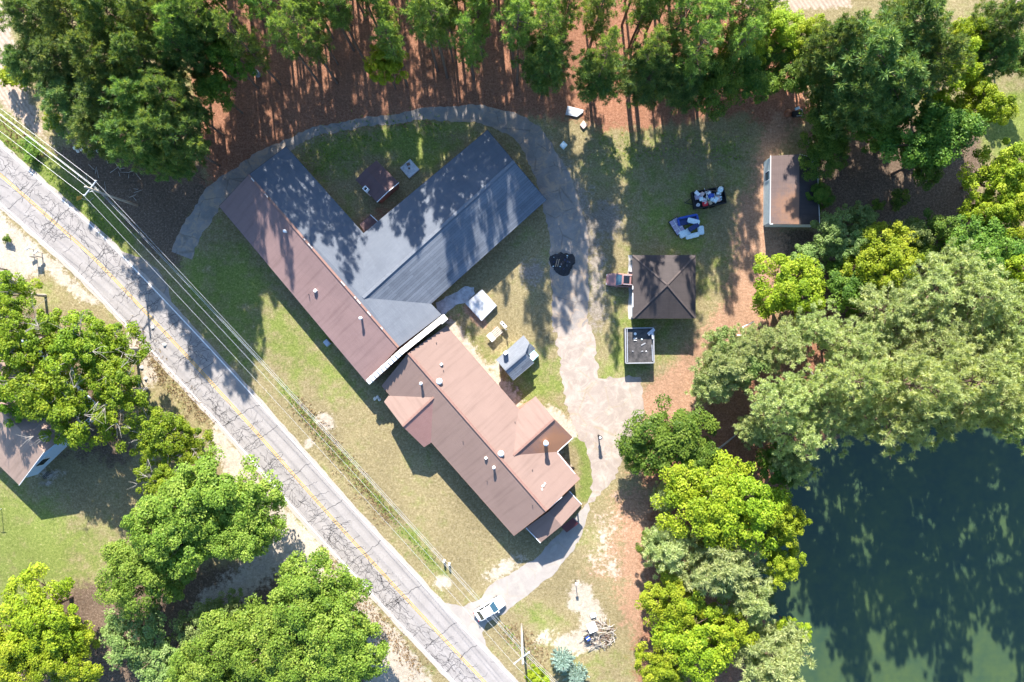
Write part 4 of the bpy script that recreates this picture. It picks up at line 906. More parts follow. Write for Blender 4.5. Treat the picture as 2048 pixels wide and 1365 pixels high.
YOUNG = [(1330, 1000, 36, 6, 'small dusty green pine in front of the bright maple on the dirt'), (1335, 1095, 58, 9, 'pale young pine at the red dirt edge below the bright maple'), (1440, 1130, 86, 11, 'broad yellowish young pine leaning over the pond, below the bright maple'), (1500, 1195, 52, 10, 'narrow young pine at the pond edge under the broad yellowish one'),
         (1545, 1320, 84, 12, 'pale young pine at the bottom edge beside the pond'), (1455, 730, 66, 9, 'rounded pale pine standing beside the pipe railing'), (1585, 935, 46, 10, 'greyish young pine at the upper corner of the pond'), (1510, 860, 40, 8, 'small pine over the fallen log'), (1420, 775, 46, 7, 'low dark pine at the edge of the red dirt below the railing')]
for px, py, r, h, lb in YOUNG: tree('young', px, py, r, h, lb)
BRIGHT = [(1410, 1000, 92, 12, 'bright yellow green maple beside the pond, largest of the bank'), (1500, 1010, 88, 13, 'bright yellow green maple reaching over the pond next to the largest one'), (1560, 1050, 50, 12, 'bright branch tip maple over the dark water'), (1565, 1130, 44, 10, 'small yellow green maple overhanging the pond'),
          (1345, 1200, 66, 9, 'bright yellow maple by the dirt near the brush pile'), (1390, 1290, 86, 11, 'bright yellow maple at the bottom beside the young pine'), (1325, 1330, 56, 9, 'bright yellow maple touching the bottom edge by the dirt'), (1460, 1250, 52, 10, 'yellow green maple between the two lower young pines'), (1590, 1265, 30, 8, 'small bright sapling over the pond water'),
          (1580, 580, 78, 10, 'bright lime green tree below the storage shed'), (1765, 515, 74, 12, 'bright lime green tree in the middle of the grove'), (1905, 140, 62, 15, 'yellow green tree in the upper corner, upper one'), (1950, 215, 62, 14, 'yellow green tree beside the sunlit lawn'), (1930, 75, 44, 14, 'small yellow green crown beside the dark pine in the upper corner'), (2000, 350, 70, 12, 'bright green tree on the frame edge by the shaded yard'),
          (2035, 420, 66, 12, 'bright green tree on the frame edge below its twin'), (1985, 430, 52, 11, 'bright green tree beside the shaded yard'), (2035, 545, 60, 14, 'bright green crown on the frame edge above the pale pines'), (770, 130, 40, 13, 'bright green broadleaf tree standing out among the slender pines'), (1490, 85, 56, 9, 'bright green broadleaf at the end of the pine stand'), (1555, 60, 56, 9, 'bright green broadleaf below the tilled field'), (1620, 80, 50, 9, 'bright green broadleaf beside the bare forked branches'),
          (80, 1230, 92, 10, 'yellow green tree at the corner of the neighbour lawn'), (40, 1320, 84, 10, 'yellow green tree in the bottom corner'), (130, 1310, 72, 9, 'yellow green tree beside the bottom corner one')]
for px, py, r, h, lb in BRIGHT: tree('bright', px, py, r, h, lb)
GREEN = [(1345, 880, 84, 9, 'green tree beside the concrete driveway'), (1280, 905, 42, 7, 'small green tree overhanging the concrete driveway'), (1400, 920, 50, 8, 'dark green tree between driveway tree and bright maple'), (1310, 1090, 34, 6, 'small leafy tree in front of the pale young pine'), (1560, 930, 44, 9, 'green tree at the upper pond corner'),
         (1660, 245, 62, 11, 'dark green tree shading the storage shed'), (1652, 305, 50, 8, 'dark green tree touching the storage shed roof'), (1830, 265, 86, 15, 'large dark green tree over the shaded yard'), (1890, 255, 70, 15, 'dark green tree next to the sunlit lawn'), (1740, 235, 60, 14, 'dark green tree above the shaded yard'), (1850, 320, 54, 12, 'low dark green tree on the edge of the shaded yard'),
         (1500, 150, 62, 9, 'green broadleaf tree at the end of the stand'), (1430, 160, 60, 14, 'dense green tree near the pine straw'), (1550, 130, 56, 7.5, 'green tree above the junk heap'), (1600, 150, 50, 8, 'green tree beside the junk heap'), (1960, 500, 76, 13, 'green tree behind the shaded yard, on the far side'), (1880, 480, 60, 11, 'green tree below the shaded yard'), (430, 180, 40, 14, 'green tree at the edge of the straw by the dark pines'), (460, 120, 40, 15, 'green broadleaf beside the slender pines'),
         (2040, 110, 40, 8, 'green shrub tree by the lawn on the frame edge'), (1700, 570, 60, 10, 'deep green tree under the lime green one'), (1640, 390, 26, 5, 'leafy bush against the long storage shed'), (2000, 590, 44, 14, 'green crown behind the pale pines')]
for px, py, r, h, lb in GREEN: tree('green', px, py, r, h, lb)
SOFT = [(1665, 470, 52, 9, 'soft grey green tree by the corner of the storage shed'), (1720, 440, 40, 8, 'feathery light green tree at the shaded yard'), (1830, 470, 40, 9, 'soft green tree with pale leaves below the shaded yard'), (1610, 520, 40, 8, 'pale leafed tree in front of the lime green one'), (1450, 690, 44, 8, 'soft green bush tree by the pipe railing'), (1490, 720, 50, 9, 'soft green tree under the pines by the railing'), (260, 1275, 76, 7, 'tangled soft green thicket tree near the oaks'), (330, 1330, 66, 7, 'soft green thicket tree at the bottom edge'), (1700, 500, 40, 9, 'pale green tree between two lime green ones'), (400, 1255, 56, 6, 'low soft green tree in the shade between the oak groups'), (455, 1215, 36, 4, 'small soft green tree beside the shaded sand path')]
for px, py, r, h, lb in SOFT: tree('soft', px, py, r, h, lb)
for px, py, r, h, lb in [(1720, 130, 100, 21, 'huge grey green pine in the upper corner'), (1800, 60, 86, 21, 'tall grey green pine beside the huge one'), (1700, 210, 70, 18, 'grey green pine over the shaded yard'), (1770, 170, 84, 20, 'grey green pine between the huge one and the dark trees'), (1660, 100, 60, 19, 'grey green pine with bare forked branches'), (1980, 60, 56, 17, 'dark olive pine by the tilled soil'), (1850, 130, 70, 20, 'dark pine beside the yellow green trees'), (1300, 150, 76, 15, 'broad pine bulging from the stand over the straw'), (1370, 160, 66, 13, 'broad pine at the edge of the stand near the grass'), (1200, 150, 60, 12, 'broad pine above the metal sheet'), (1090, 130, 60, 18, 'broad pine leaning over the track bend'), (1980, 120, 50, 15, 'olive pine above the sunlit lawn')]:
    tree('dark', px, py, r, h, lb)
LEFT = [(25, 585, 58, 10, 'fresh green tree beside the sandy verge'), (60, 670, 70, 12, 'fresh green tree behind the sandy verge one'), (150, 690, 80, 12, 'fresh green tree with twiggy crown beside the road'), (85, 760, 84, 12, 'fresh green tree over the neighbour house'), (215, 700, 70, 11, 'leafy tree nearest the road bend shadow'), (235, 785, 76, 11, 'half bare tree with grey twigs by the road'), (140, 830, 84, 11, 'fresh green tree at the gable of the neighbour house'), (310, 870, 66, 9, 'small fresh green tree by the sandy shoulder'), (370, 890, 54, 8, 'light green tree above the big oak'), (320, 960, 50, 8, 'low light green tree over the shaded lawn'), (20, 800, 60, 11, 'fresh green tree on the frame edge above the roof'), (5, 660, 56, 12, 'fresh green tree on the frame edge')]
for px, py, r, h, lb in LEFT: tree('left', px, py, r, h, lb)
OAK = [(430, 1010, 116, 13, 'large round oak beside the sandy shoulder'), (350, 1070, 96, 13, 'oak leaning over the neighbour lawn'), (290, 1150, 86, 11, 'oak at the edge of the neighbour lawn'), (490, 1060, 74, 12, 'oak crown on the sandy track side'), (640, 1220, 108, 12, 'large oak near the road, lower group'), (560, 1280, 110, 12, 'oak in the middle of the lower group'), (470, 1310, 96, 11, 'oak at the dim end of the lower group'), (690, 1310, 96, 11, 'oak at the bottom edge by the sand'), (620, 1350, 96, 11, 'oak cut by the bottom edge'), (400, 1350, 80, 10, 'oak at the bottom between thicket and group')]
for px, py, r, h, lb in OAK: tree('oak', px, py, r, h, lb)
for px, py, r, h, lb, k in [(105, 245, 22, 2.5, 'bright bush at the foot of the dark pines', 'brightshrub'), (32, 150, 32, 4, 'bright bush on the edge of the tilled field', 'brightshrub'), (1632, 375, 15, 2.4, 'small bush against the storage shed wall', 'shrub'), (1640, 405, 18, 2.6, 'leafy bush behind the storage shed', 'shrub'), (60, 300, 26, 1.2, 'scrubby roadside bush near the wires', 'shrub'), (1070, 1350, 22, 1.5, 'bright green bush under the utility pole', 'brightshrub'), (1080, 1362, 20, 1.4, 'lime green bush at the bottom edge by the pole', 'brightshrub'), (1755, 410, 14, 1.6, 'small dark shrub in the shaded yard', 'shrub'), (1800, 395, 22, 1.8, 'dark shrub in the middle of the shaded yard', 'shrub'), (15, 480, 10, 1, 'dark weed tuft on the sandy verge', 'shrub')]:
    tree(k, px, py, r, h, lb, cat='shrub', frac=0.5)

# ------------------------------------------------------------------ utility poles and wires
def upole(base, label, arm_rz, top=12.3, arm_z=10.9):
    p = W(*base); r = empty('utility_pole', p, 0, label, 'utility pole')
    mb = MB(); mb.lathe((p.x, p.y, 0), [(0.19, -0.3), (0.17, 4), (0.13, top)], 12); mb.build('pole', M['pole_wood'], r, smooth=True)
    u = Vector((math.cos(arm_rz), math.sin(arm_rz), 0)); c = Vector((p.x, p.y, arm_z)); n = Vector((-u.y, u.x, 0))
    mb = MB(); mb.bar(c + n * 0.2 - u * 1.3, c + n * 0.2 + u * 1.3, 0.13, 0.16); arm = mb.build('crossarm', M['galv'], r)
    for o in (-1.2, 0.0, 1.2):
        q = c + n * 0.2 + u * o; mb = MB(); mb.lathe((q.x, q.y, q.z + 0.08), [(0.05, 0), (0.08, 0.06), (0.05, 0.12), (0.08, 0.18), (0.03, 0.25)], 10); mb.build('insulator', M['white_paint'], arm)
    for o in (-0.7, 0.7):
        mb = MB(); mb.bar(c + n * 0.2 + u * o, c + Vector((0, 0, -0.7)), 0.05, 0.05); mb.build('brace', M['galv'], r)
    for z_ in (8.3, 8.9):
        mb = MB(); mb.bar((p.x, p.y, z_), (p.x + n.x * 0.35, p.y + n.y * 0.35, z_), 0.08, 0.08); mb.build('bracket', M['galv'], r)
    return [c + n * 0.2 + u * o + Vector((0, 0, 0.33)) for o in (-1.2, 0.0, 1.2)] + [Vector((p.x + n.x * 0.35, p.y + n.y * 0.35, z_)) for z_ in (8.9, 8.3)]
armd = R(52)
wa_ = upole((275, 412), 'grey utility pole with crossarm by the dark pines', armd)
wb_ = upole((1043, 1249), 'wooden utility pole with crossarm near the brush pile', R(38))
wn_off = [Vector((q.x - 46, q.y + 34.5, q.z)) for q in wa_]
ws_off = [Vector((q.x + 36, q.y - 38, q.z)) for q in wb_]
names = ('outer crossarm wire', 'middle crossarm wire', 'inner crossarm wire', 'upper cable', 'lower cable')
def wire(a, b, sag, r, label):
    mb = MB(); pts = []
    for k in range(25):
        u = k / 24; p = a.lerp(b, u); p.z -= sag * 4 * u * (1 - u); pts.append(p)
    mb.tube(pts, r, 5); tag(mb.build('overhead_wire', M['alu']), label, 'wire', 'overhead wires along the road')
for i, nm in enumerate(names):
    rad = 0.014 if i < 3 else 0.018; sg = 0.9 if i < 3 else 1.3
    wire(wn_off[i], wa_[i], sg, rad, f'{nm} from the corner pole out of the upper frame edge')
    wire(wa_[i], wb_[i], sg, rad, f'{nm} of the span between the two utility poles')
    wire(wb_[i], ws_off[i], sg, rad, f'{nm} from the pole near the brush pile off the bottom')

# ------------------------------------------------------------------ road sign, mailboxes, posts
p = W(177, 402); r = empty('road_sign', p, R(-42), 'diamond road sign on a post on the grassy verge', 'road sign')
mb = MB(); mb.box((0, 0, 1.25), (0.07, 0.07, 2.5)); mb.build('post', M['galv'], r, local=True)
mb = MB(); mb.box((0.06, 0, 2.2), (0.03, 0.8, 0.8), m=Matrix.Rotation(R(45), 3, 'X')); mb.build('sign_board', M['line_yellow'], r, local=True)
def mailbox(px, py, rz, label):
    p = W(px, py); r = empty('mailbox', p, rz, label, 'mailbox'); mb = MB(); mb.box((0, 0, 0.55), (0.1, 0.1, 1.1)); mb.build('post', M['wood_grey'], r, local=True)
    mb = MB(); pts = [(-0.15, 0), (0.15, 0), (0.15, 0.15), (0.1, 0.25), (0, 0.29), (-0.1, 0.25), (-0.15, 0.15)]
    vs = [(-0.35, y, 1.1 + z) for y, z in pts] + [(0.35, y, 1.1 + z) for y, z in pts]; n = len(pts)
    mb.add(vs, [tuple(range(n - 1, -1, -1)), tuple(range(n, 2 * n))] + [(i, (i + 1) % n, n + (i + 1) % n, n + i) for i in range(n)]); mb.build('box', M['white_metal'], r, local=True)
    mb = MB(); mb.box((0.1, 0.17, 1.3), (0.04, 0.02, 0.25)); mb.build('flag', M['junk_red'], r, local=True)
mailbox(67, 499, R(35), 'white mailbox on a post on the sandy verge'); mailbox(84, 506, R(40), 'white mailbox on the verge, nearer the road')
p = W(80, 516); r = empty('notice_board', p, R(5), 'low two post board standing on the sandy verge', 'notice board')
for o in (-0.42, 0.42): mb = MB(); mb.box((o, 0, 0.85), (0.1, 0.1, 1.7)); mb.build('post', M['wood_grey'], r, local=True)
mb = MB(); mb.box((0, 0.06, 1.2), (0.95, 0.05, 0.7)); mb.build('board', M['wood_grey'], r, local=True)
p = W(14, 540); r = empty('gate_post', p, 0, 'dark timber gate frame at the frame edge by the sand', 'gate')
mb = MB(); mb.box((0, 0, 0.7), (0.18, 0.18, 1.4)); mb.build('post', M['junk_brown'], r, local=True); mb = MB(); mb.box((-1.2, 0.12, 1.25), (2.4, 0.12, 0.16)); mb.build('rail', M['junk_brown'], r, local=True)
mb = MB(); q = W(3, 1018); mb.tube([(q.x, q.y, 0), (q.x, q.y, 2.3)], 0.05); mb.tube([(q.x - .4, q.y, 2.2), (q.x + .4, q.y, 2.2)], 0.04); tag(mb.build('clothes_pole', M['galv']), 'thin metal clothesline pole on the neighbour lawn', 'pole')
p = W(1197, 872); r = empty('driveway_post', p, 0, 'black round topped metal post standing on the concrete driveway', 'post')
mb = MB(); mb.lathe((0, 0, 0), [(0.16, 0), (0.10, 0.2), (0.10, 0.9), (0.2, 1.0), (0.23, 1.8), (0.2, 1.95)], 16); mb.build('post', M['black'], r, local=True)
mb = MB(); mb.lathe((0, 0, 1.95), [(0.17, 0), (0.17, 0.06), (0.05, 0.1)], 16); mb.build('cap', M['white_paint'], r, local=True)
mb = MB(); mb.lathe((0, 0, 1.93), [(0.25, 0), (0.3, 0.02), (0.3, 0.07), (0.25, 0.07)], 20); mb.build('ring', M['black'], r, local=True)
mb = MB(); mb.bar((-0.15, 0.2, 1.9), (-0.32, 0.5, 2.0), 0.06, 0.06); mb.build('arm', M['black'], r, local=True)
for px, py, lb in ((889, 1121, 'short white marker post in the front lawn, taller of the pair'), (899, 1127, 'short white marker post in the front lawn, lower of the pair')):
    p = W(px, py); mb = MB(); mb.lathe((p.x, p.y, 0), [(0.17, 0), (0.16, 0.85), (0.1, 0.93), (0.04, 0.96)], 12); tag(mb.build('marker_post', M['offwhite']), lb, 'post')
p = W(1151, 1160); r = empty('lamp_post', p, 0, 'thin yard lamp post on the dry grass beside the dirt', 'lamp post')
mb = MB(); mb.lathe((0, 0, 0), [(0.06, 0), (0.05, 1.6)], 8); mb.build('post', M['dark_metal'], r, local=True); mb = MB(); mb.box((0, 0, 1.75), (0.45, 0.3, 0.25), 0, 0.7); mb.build('lamp_head', M['white_metal'], r, local=True)

# ------------------------------------------------------------------ vehicles
def car(name, px, py, rz, label, L_, Wd, Hh, paint, suv):
    r = empty(name, W(px, py), rz, label, 'car'); hl, hw = L_ / 2, Wd / 2; belt = Hh * 0.62
    st = [(-hl, 0.80, 0.45, belt - 0.05 if suv else belt - 0.12), (-hl + 0.18, 0.95, 0.3, belt), (-hl * 0.5, 1.0, 0.25, belt + 0.02), (0, 1.0, 0.25, belt), (hl * 0.42, 0.99, 0.25, belt - 0.03), (hl * 0.7, 0.96, 0.26, belt - 0.12), (hl - 0.2, 0.88, 0.3, belt - 0.2), (hl, 0.72, 0.42, belt - 0.32)]
    vs = []; fs = []; m = 9
    for x, wf, zb, zt in st:
        w = hw * wf
        for y, z in ((-w * .9, zb), (-w, zb + 0.15), (-w, zt - 0.18), (-w * .93, zt - 0.04), (0, zt + 0.03), (w * .93, zt - 0.04), (w, zt - 0.18), (w, zb + 0.15), (w * .9, zb)): vs.append((x, y, z))
    for i in range(len(st) - 1):
        for k in range(m): fs.append((i * m + k, i * m + (k + 1) % m, (i + 1) * m + (k + 1) % m, (i + 1) * m + k))
    fs += [tuple(range(m)), tuple((len(st) - 1) * m + k for k in range(m - 1, -1, -1))]
    mb = MB(); mb.add(vs, fs); body = mb.build('body', paint, r, smooth=False, local=True); body.modifiers.new('s', 'SUBSURF').levels = 1; body.modifiers['s'].render_levels = 2
    xb0, xf0 = (-hl + 0.12, hl * 0.42) if suv else (-hl + 0.45, hl * 0.45); xb1, xf1 = (-hl + 0.45, hl * 0.1) if suv else (-hl + 1.15, hl * 0.12)
    wb, wt = hw * 0.92, hw * 0.72; zb, zt = belt - 0.03, Hh - 0.06
    def q4(name_, a, mat, th=0.03):
        mb = MB(); mb.add(a, [(0, 1, 2, 3)]); o = mb.build(name_, mat, r, local=True); return o
    q4('windshield', [(xf0, -wb * .94, zb), (xf0, wb * .94, zb), (xf1, wt, zt), (xf1, -wt, zt)], M['glass_blue'])
    q4('rear_window', [(xb0, wb * .92, zb), (xb0, -wb * .92, zb), (xb1, -wt, zt), (xb1, wt, zt)], M['glass'])
    for s_ in (-1, 1): q4('side_window', [(xb0, s_ * wb * .95, zb), (xf0, s_ * wb * .97, zb), (xf1, s_ * wt, zt), (xb1, s_ * wt, zt)], M['glass'])
    mb = MB(); mb.add([(xb1 - .05, -wt - .03, zt), (xf1 + .05, -wt - .03, zt), (xf1 + .05, wt + .03, zt), (xb1 - .05, wt + .03, zt), (xb1 + .15, -wt + .1, Hh), (xf1 - .15, -wt + .1, Hh), (xf1 - .15, wt - .1, Hh), (xb1 + .15, wt - .1, Hh)], [(3, 2, 1, 0), (4, 5, 6, 7), (0, 1, 5, 4), (1, 2, 6, 5), (2, 3, 7, 6), (3, 0, 4, 7)])
    roof = mb.build('car_roof', paint, r, local=True)
    for s_ in (-1, 1):
        for (x0, x1) in ((xf0, xf1), ((xf0 + xb0) / 2, (xf1 + xb1) / 2), (xb0, xb1)):
            mb = MB(); mb.bar((x0, s_ * wb * .96, zb), (x1, s_ * (wt + .01), zt), 0.07, 0.09); mb.build('pillar', paint, r, local=True)
        mb = MB(); mb.box((hl - 0.1, s_ * hw * .62, belt - 0.42), (0.14, 0.32, 0.14)); mb.build('headlight', M['lamp_clear'], r, local=True, bevel=0.03)
        mb = MB(); mb.box((-hl + 0.04, s_ * hw * .72, belt - 0.2), (0.1, 0.2, 0.3)); mb.build('tail_light', M['lamp_red'], r, local=True, bevel=0.02)
        mb = MB(); mb.box((xf0 - 0.15, s_ * (hw + 0.1), belt + 0.08), (0.14, 0.2, 0.14)); mb.build('mirror', paint, r, local=True, bevel=0.03)
        for x in (-hl * .62, hl * .62):
            w_ = empty('wheel', (x, s_ * (hw - 0.1), 0.33)); w_.parent = r
            a = (0, -0.11 * s_ * 0 - 0.11, 0)
            mb = MB(); mb.tube([(0, -.11, 0), (0, -.09, 0), (0, .09, 0), (0, .11, 0)], [0.27, 0.33, 0.33, 0.27], 18); mb.build('tyre', M['rubber'], w_, local=True)
            mb = MB(); mb.tube([(0, -.12, 0), (0, .12, 0)], 0.2, 14); mb.build('rim', M['rim'], w_, local=True)
    if suv:
        for x in (0.15, -0.95):
            mb = MB(); mb.box((xf1 - 0.62 + x * 1.0 - 0.15, 0, Hh + 0.015), (0.85, wt * 1.45, 0.02)); mb.build('sunroof', M['glass'], roof, local=True)
        for s_ in (-1, 1): mb = MB(); mb.bar((xb1, s_ * (wt - .05), Hh + .05), (xf1 - .2, s_ * (wt - .05), Hh + .05), 0.05, 0.05); mb.build('roof_rail', M['galv'], r, local=True)
    return r
car('white_car', 980, 1214, math.atan2(0.52, 0.85), 'white sedan parked at the mouth of the front driveway', 4.7, 1.85, 1.5, M['car_white'], False)
car('brown_suv', 1244, 562, math.pi - 0.06, 'dull maroon sport utility car nosing out of the garage', 4.9, 1.95, 1.75, M['car_maroon'], True)

# trailer full of scrap
rz = math.atan2(12, 63)
tp = W(1413, 399); tr_ = empty('scrap_trailer', tp, rz, 'black box trailer heaped with household scrap', 'trailer')
mb = MB(); mb.box((0, 0, 0.62), (4.6, 2.4, 0.1)); mb.build('bed', M['dark_metal'], tr_, local=True)
for c_, s_ in (((0, 1.2, 1.0), (4.7, 0.08, 0.85)), ((0, -1.2, 1.0), (4.7, 0.08, 0.85)), ((2.32, 0, 1.0), (0.08, 2.3, 0.85)), ((-2.32, 0, 1.0), (0.08, 2.3, 0.85))):
    mb = MB(); mb.box(c_, s_); mb.build('side_panel', M['black'], tr_, local=True)
for x in (-0.5, 0.5):
    for y in (-1.28, 1.28): mb = MB(); mb.tube([(x, y - .1, 0.36), (x, y + .1, 0.36)], 0.36, 16); mb.build('wheel', M['rubber'], tr_, local=True)
for y in (-0.5, 0.5): mb = MB(); mb.bar((-2.3, y, 0.58), (-3.4, 0, 0.55), 0.08, 0.1); mb.build('tongue', M['black'], tr_, local=True)
rj = random.Random(4); mt = Matrix.Rotation(rz, 3, 'Z')
def scrap(name, lx, ly, z, size, mat, label, shape='box', grp='scrap heaped in the trailer', rot=None):
    q = tp + mt @ Vector((lx, ly, 0)); m = Matrix.Rotation(rj.uniform(0, 3.1) if rot is None else rot, 3, 'Z') @ Matrix.Rotation(rj.uniform(-.35, .35), 3, 'X') @ Matrix.Rotation(rj.uniform(-.3, .3), 3, 'Y'); mb = MB()
    if shape == 'box':
        mb.box((0, 0, 0), size)
        mb.box((0, 0, size[2] * 0.5 + 0.012), (size[0] * 0.9, size[1] * 0.9, 0.02))
    elif shape == 'bag':
        pr = [(0.05, -0.5), (0.35, -0.42), (0.5, -0.1), (0.42, 0.25), (0.15, 0.42), (0.04, 0.6)]; mb.lathe((0, 0, 0), [(a_ * size[0] * rj.uniform(.85, 1.1), b_ * size[2]) for a_, b_ in pr], 9)
        mb.v = [(x * rj.uniform(.82, 1.15), y * rj.uniform(.82, 1.15), z_) for x, y, z_ in mb.v]
    elif shape == 'stick': mb.tube([(-size[0] / 2, 0, 0), (0, 0.04, 0.03), (size[0] / 2, 0, 0)], size[1], 6)
    elif shape == 'bucket': mb.lathe((0, 0, -size[2] / 2), [(size[0] * .35, 0), (size[0] * .5, size[2]), (size[0] * .44, size[2]), (size[0] * .3, 0.04)], 14)
    mb.v = [tuple(m @ Vector(v_) + Vector((q.x, q.y, z))) for v_ in mb.v]
    tag(mb.build(name, M[mat]), label, name.replace('_', ' '), grp)
scrap('red_crate', -0.75, -0.85, 1.4, (0.75, 0.6, 0.35), 'junk_red', 'red plastic crate in the scrap trailer', rot=rz)
scrap('blue_bag', 0.25, 0.15, 1.45, (0.95, 0.9, 0.55), 'junk_blue', 'blue bag in the middle of the scrap trailer', 'bag')
scrap('green_sheet', 0.15, -0.4, 1.4, (1.0, 0.6, 0.05), 'junk_green', 'dark green sheet in the scrap trailer', rot=.5)
scrap('white_bag', 1.75, 0.75, 1.5, (0.9, 0.8, 0.6), 'junk_cyanwhite', 'pale bag bulging over the corner of the scrap trailer', 'bag')
scrap('tyre', 1.8, -0.75, 1.45, (0.75, 0.7, 0.3), 'rubber', 'black tyre at the tail corner of the scrap trailer', 'bucket', rot=0)
scrap('cardboard_box', 0.95, -0.5, 1.4, (1.0, 0.75, 0.35), 'junk_pink', 'large pinkish cardboard box in the scrap trailer', rot=.2)
scrap('white_bucket', -1.85, -0.8, 1.4, (0.5, 0.5, 0.4), 'junk_white', 'white bucket in the front corner of the scrap trailer', 'bucket')
scrap('plastic_chair_pile', -1.6, 0.3, 1.4, (0.9, 0.6, 0.3), 'junk_purple', 'pale lilac plastic tub near the front of the scrap trailer')
for i in range(9): scrap('scrap_pipe', rj.uniform(-1.4, 1.5), rj.uniform(-.8, .9), rj.uniform(1.4, 1.62), (rj.uniform(1.0, 2.4), 0.03, 0), rj.choice(['junk_white', 'junk_tan', 'galv', 'junk_brown']), 'thin pipe or stick lying across the scrap trailer load', 'stick')
for i in range(16): scrap('scrap_box', rj.uniform(-1.9, 1.9), rj.uniform(-.9, .9), rj.uniform(1.2, 1.5), (rj.uniform(.35, .8), rj.uniform(.3, .6), rj.uniform(.15, .4)), rj.choice(['junk_grey', 'junk_white', 'junk_white', 'junk_tan', 'black', 'junk_pink', 'junk_cyanwhite', 'junk_purple']), 'small box of scrap in the black trailer')
for i in range(7): scrap('scrap_bag', rj.uniform(-1.8, 1.8), rj.uniform(-.8, .8), rj.uniform(1.1, 1.35), (rj.uniform(.5, .9), .6, rj.uniform(.3, .5)), rj.choice(['black', 'junk_white', 'junk_navy', 'junk_grey']), 'crumpled bag among the trailer scrap', 'bag')

# dumped sofas and cushions
def cushion(px, py, z, size, rz, mat, label, name='cushion', tilt=(0, 0)):
    q = W(px, py); mb = MB(); m = Matrix.Rotation(rz, 3, 'Z') @ Matrix.Rotation(tilt[0], 3, 'X') @ Matrix.Rotation(tilt[1], 3, 'Y'); mb.box((q.x, q.y, z), size, m=m)
    o = mb.build(name, M[mat], None, bevel=min(size) * 0.35); return tag(o, label, 'cushion' if name == 'cushion' else name.replace('_', ' '))
q = W(1374, 443); so = empty('blue_sofa', q, R(12), 'dumped dark blue sofa under the pale cushions', 'sofa')
mb = MB(); mb.box((0, 0, 0.3), (2.7, 1.0, 0.4)); mb.build('seat_base', M['junk_navy'], so, local=True, bevel=0.05)
mb = MB(); mb.box((0, 0.55, 0.6), (2.7, 0.3, 0.8)); mb.build('backrest', M['junk_blue'], so, local=True, bevel=0.08)
for x in (-1.4, 1.4): mb = MB(); mb.box((x, 0.05, 0.5), (0.28, 1.1, 0.65)); mb.build('armrest', M['junk_blue'], so, local=True, bevel=0.07)
q = W(1353, 454); fr = empty('window_frame', (q.x, q.y, 0.42), R(-58), 'old window sash with white glazing bars leaning on the sofa pile', 'window sash')
for y in (-0.75, 0.75): mb = MB(); mb.box((0, y, 0), (2.5, 0.1, 0.08)); mb.build('frame_rail', M['black'], fr, local=True)
for x in (-1.2, 1.2): mb = MB(); mb.box((x, 0, 0), (0.1, 1.4, 0.08)); mb.build('frame_rail', M['black'], fr, local=True)
for i in range(3):
    for j in range(2): mb = MB(); mb.box((-0.77 + i * 0.77, -0.35 + j * 0.7, 0), (0.70, 0.62, 0.03)); mb.build('pane', M['junk_purple'], fr, local=True)
for x in (-0.385, 0.385): mb = MB(); mb.box((x, 0, 0.02), (0.05, 1.4, 0.07)); mb.build('glazing_bar', M['white_paint'], fr, local=True)
mb = MB(); mb.box((0, 0, 0.025), (2.3, 0.05, 0.06)); mb.build('glazing_bar', M['white_paint'], fr, local=True)
cushion(1384, 445, 0.85, (1.8, 0.75, 0.28), R(-14), 'junk_cyanwhite', 'pale cushion on top of the sofa pile')
cushion(1384, 457, 0.95, (1.7, 0.7, 0.25), R(32), 'junk_navy', 'dark navy cushion in the middle of the pile')
cushion(1383, 473, 0.5, (2.0, 0.72, 0.3), R(14), 'junk_cyanwhite', 'long pale cushion lying lowest on the pile', tilt=(0.3, 0))
cushion(1368, 468, 0.4, (1.7, 1.0, 0.3), R(24), 'junk_cyanwhite', 'pale seat block under the navy cushion')
cushion(1400, 462, 0.45, (0.9, 1.3, 0.3), R(5), 'junk_cyanwhite', 'upright pale cushion at the end of the pile')
# ash pile
g = np.random.default_rng(9); q = W(1125, 527); n = 26
mb = MB(); vs = []; fs = []
for i in range(7):
    for k in range(n):
        rr_ = 1.75 * (1 - i / 7) * (1 + 0.13 * math.sin(3 * k * 0.24 + i) + g.uniform(-.1, .1)); a = 2 * math.pi * k / n; vs.append((q.x + rr_ * math.cos(a), q.y + rr_ * math.sin(a), 0.004 + 0.5 * math.sin(i / 7 * 1.5) + g.uniform(0, .12) * (i > 0)))
for i in range(6):
    for k in range(n): fs.append((i * n + k, i * n + (k + 1) % n, (i + 1) * n + (k + 1) % n, (i + 1) * n + k))
fs.append(tuple(6 * n + k for k in range(n))); mb.add(vs, fs)
ash = tag(mb.build('ash_pile', M['charcoal']), 'round black heap of ash and char on the asphalt track', 'ash pile')
for i in range(100):
    a = g.uniform(0, 6.28); rr_ = 1.6 * math.sqrt(g.uniform(0, 1)); mb = MB(); mb.box((q.x + rr_ * math.cos(a), q.y + rr_ * math.sin(a), 0.55 * (1 - rr_ / 1.8) + 0.08), (g.uniform(.1, .3), g.uniform(.06, .16), .08), g.uniform(0, 3)); mb.build('ember_lump', M[['charcoal', 'charcoal', 'junk_grey', 'junk_navy', 'junk_cyanwhite'][i % 5 if i % 3 == 0 else 0]], ash)
for o in (0, 4):
    mb = MB(); c_ = W(1112 + o, 527); mb.tube([(c_.x - .1, c_.y - .55, .45), (c_.x + .15, c_.y + .55, .5)], 0.05, 6); tag(mb.build('charred_plank', M['junk_tan']), 'pale stick on the black ash heap, ' + ('outer' if o == 0 else 'inner') + ' of two', 'stick')
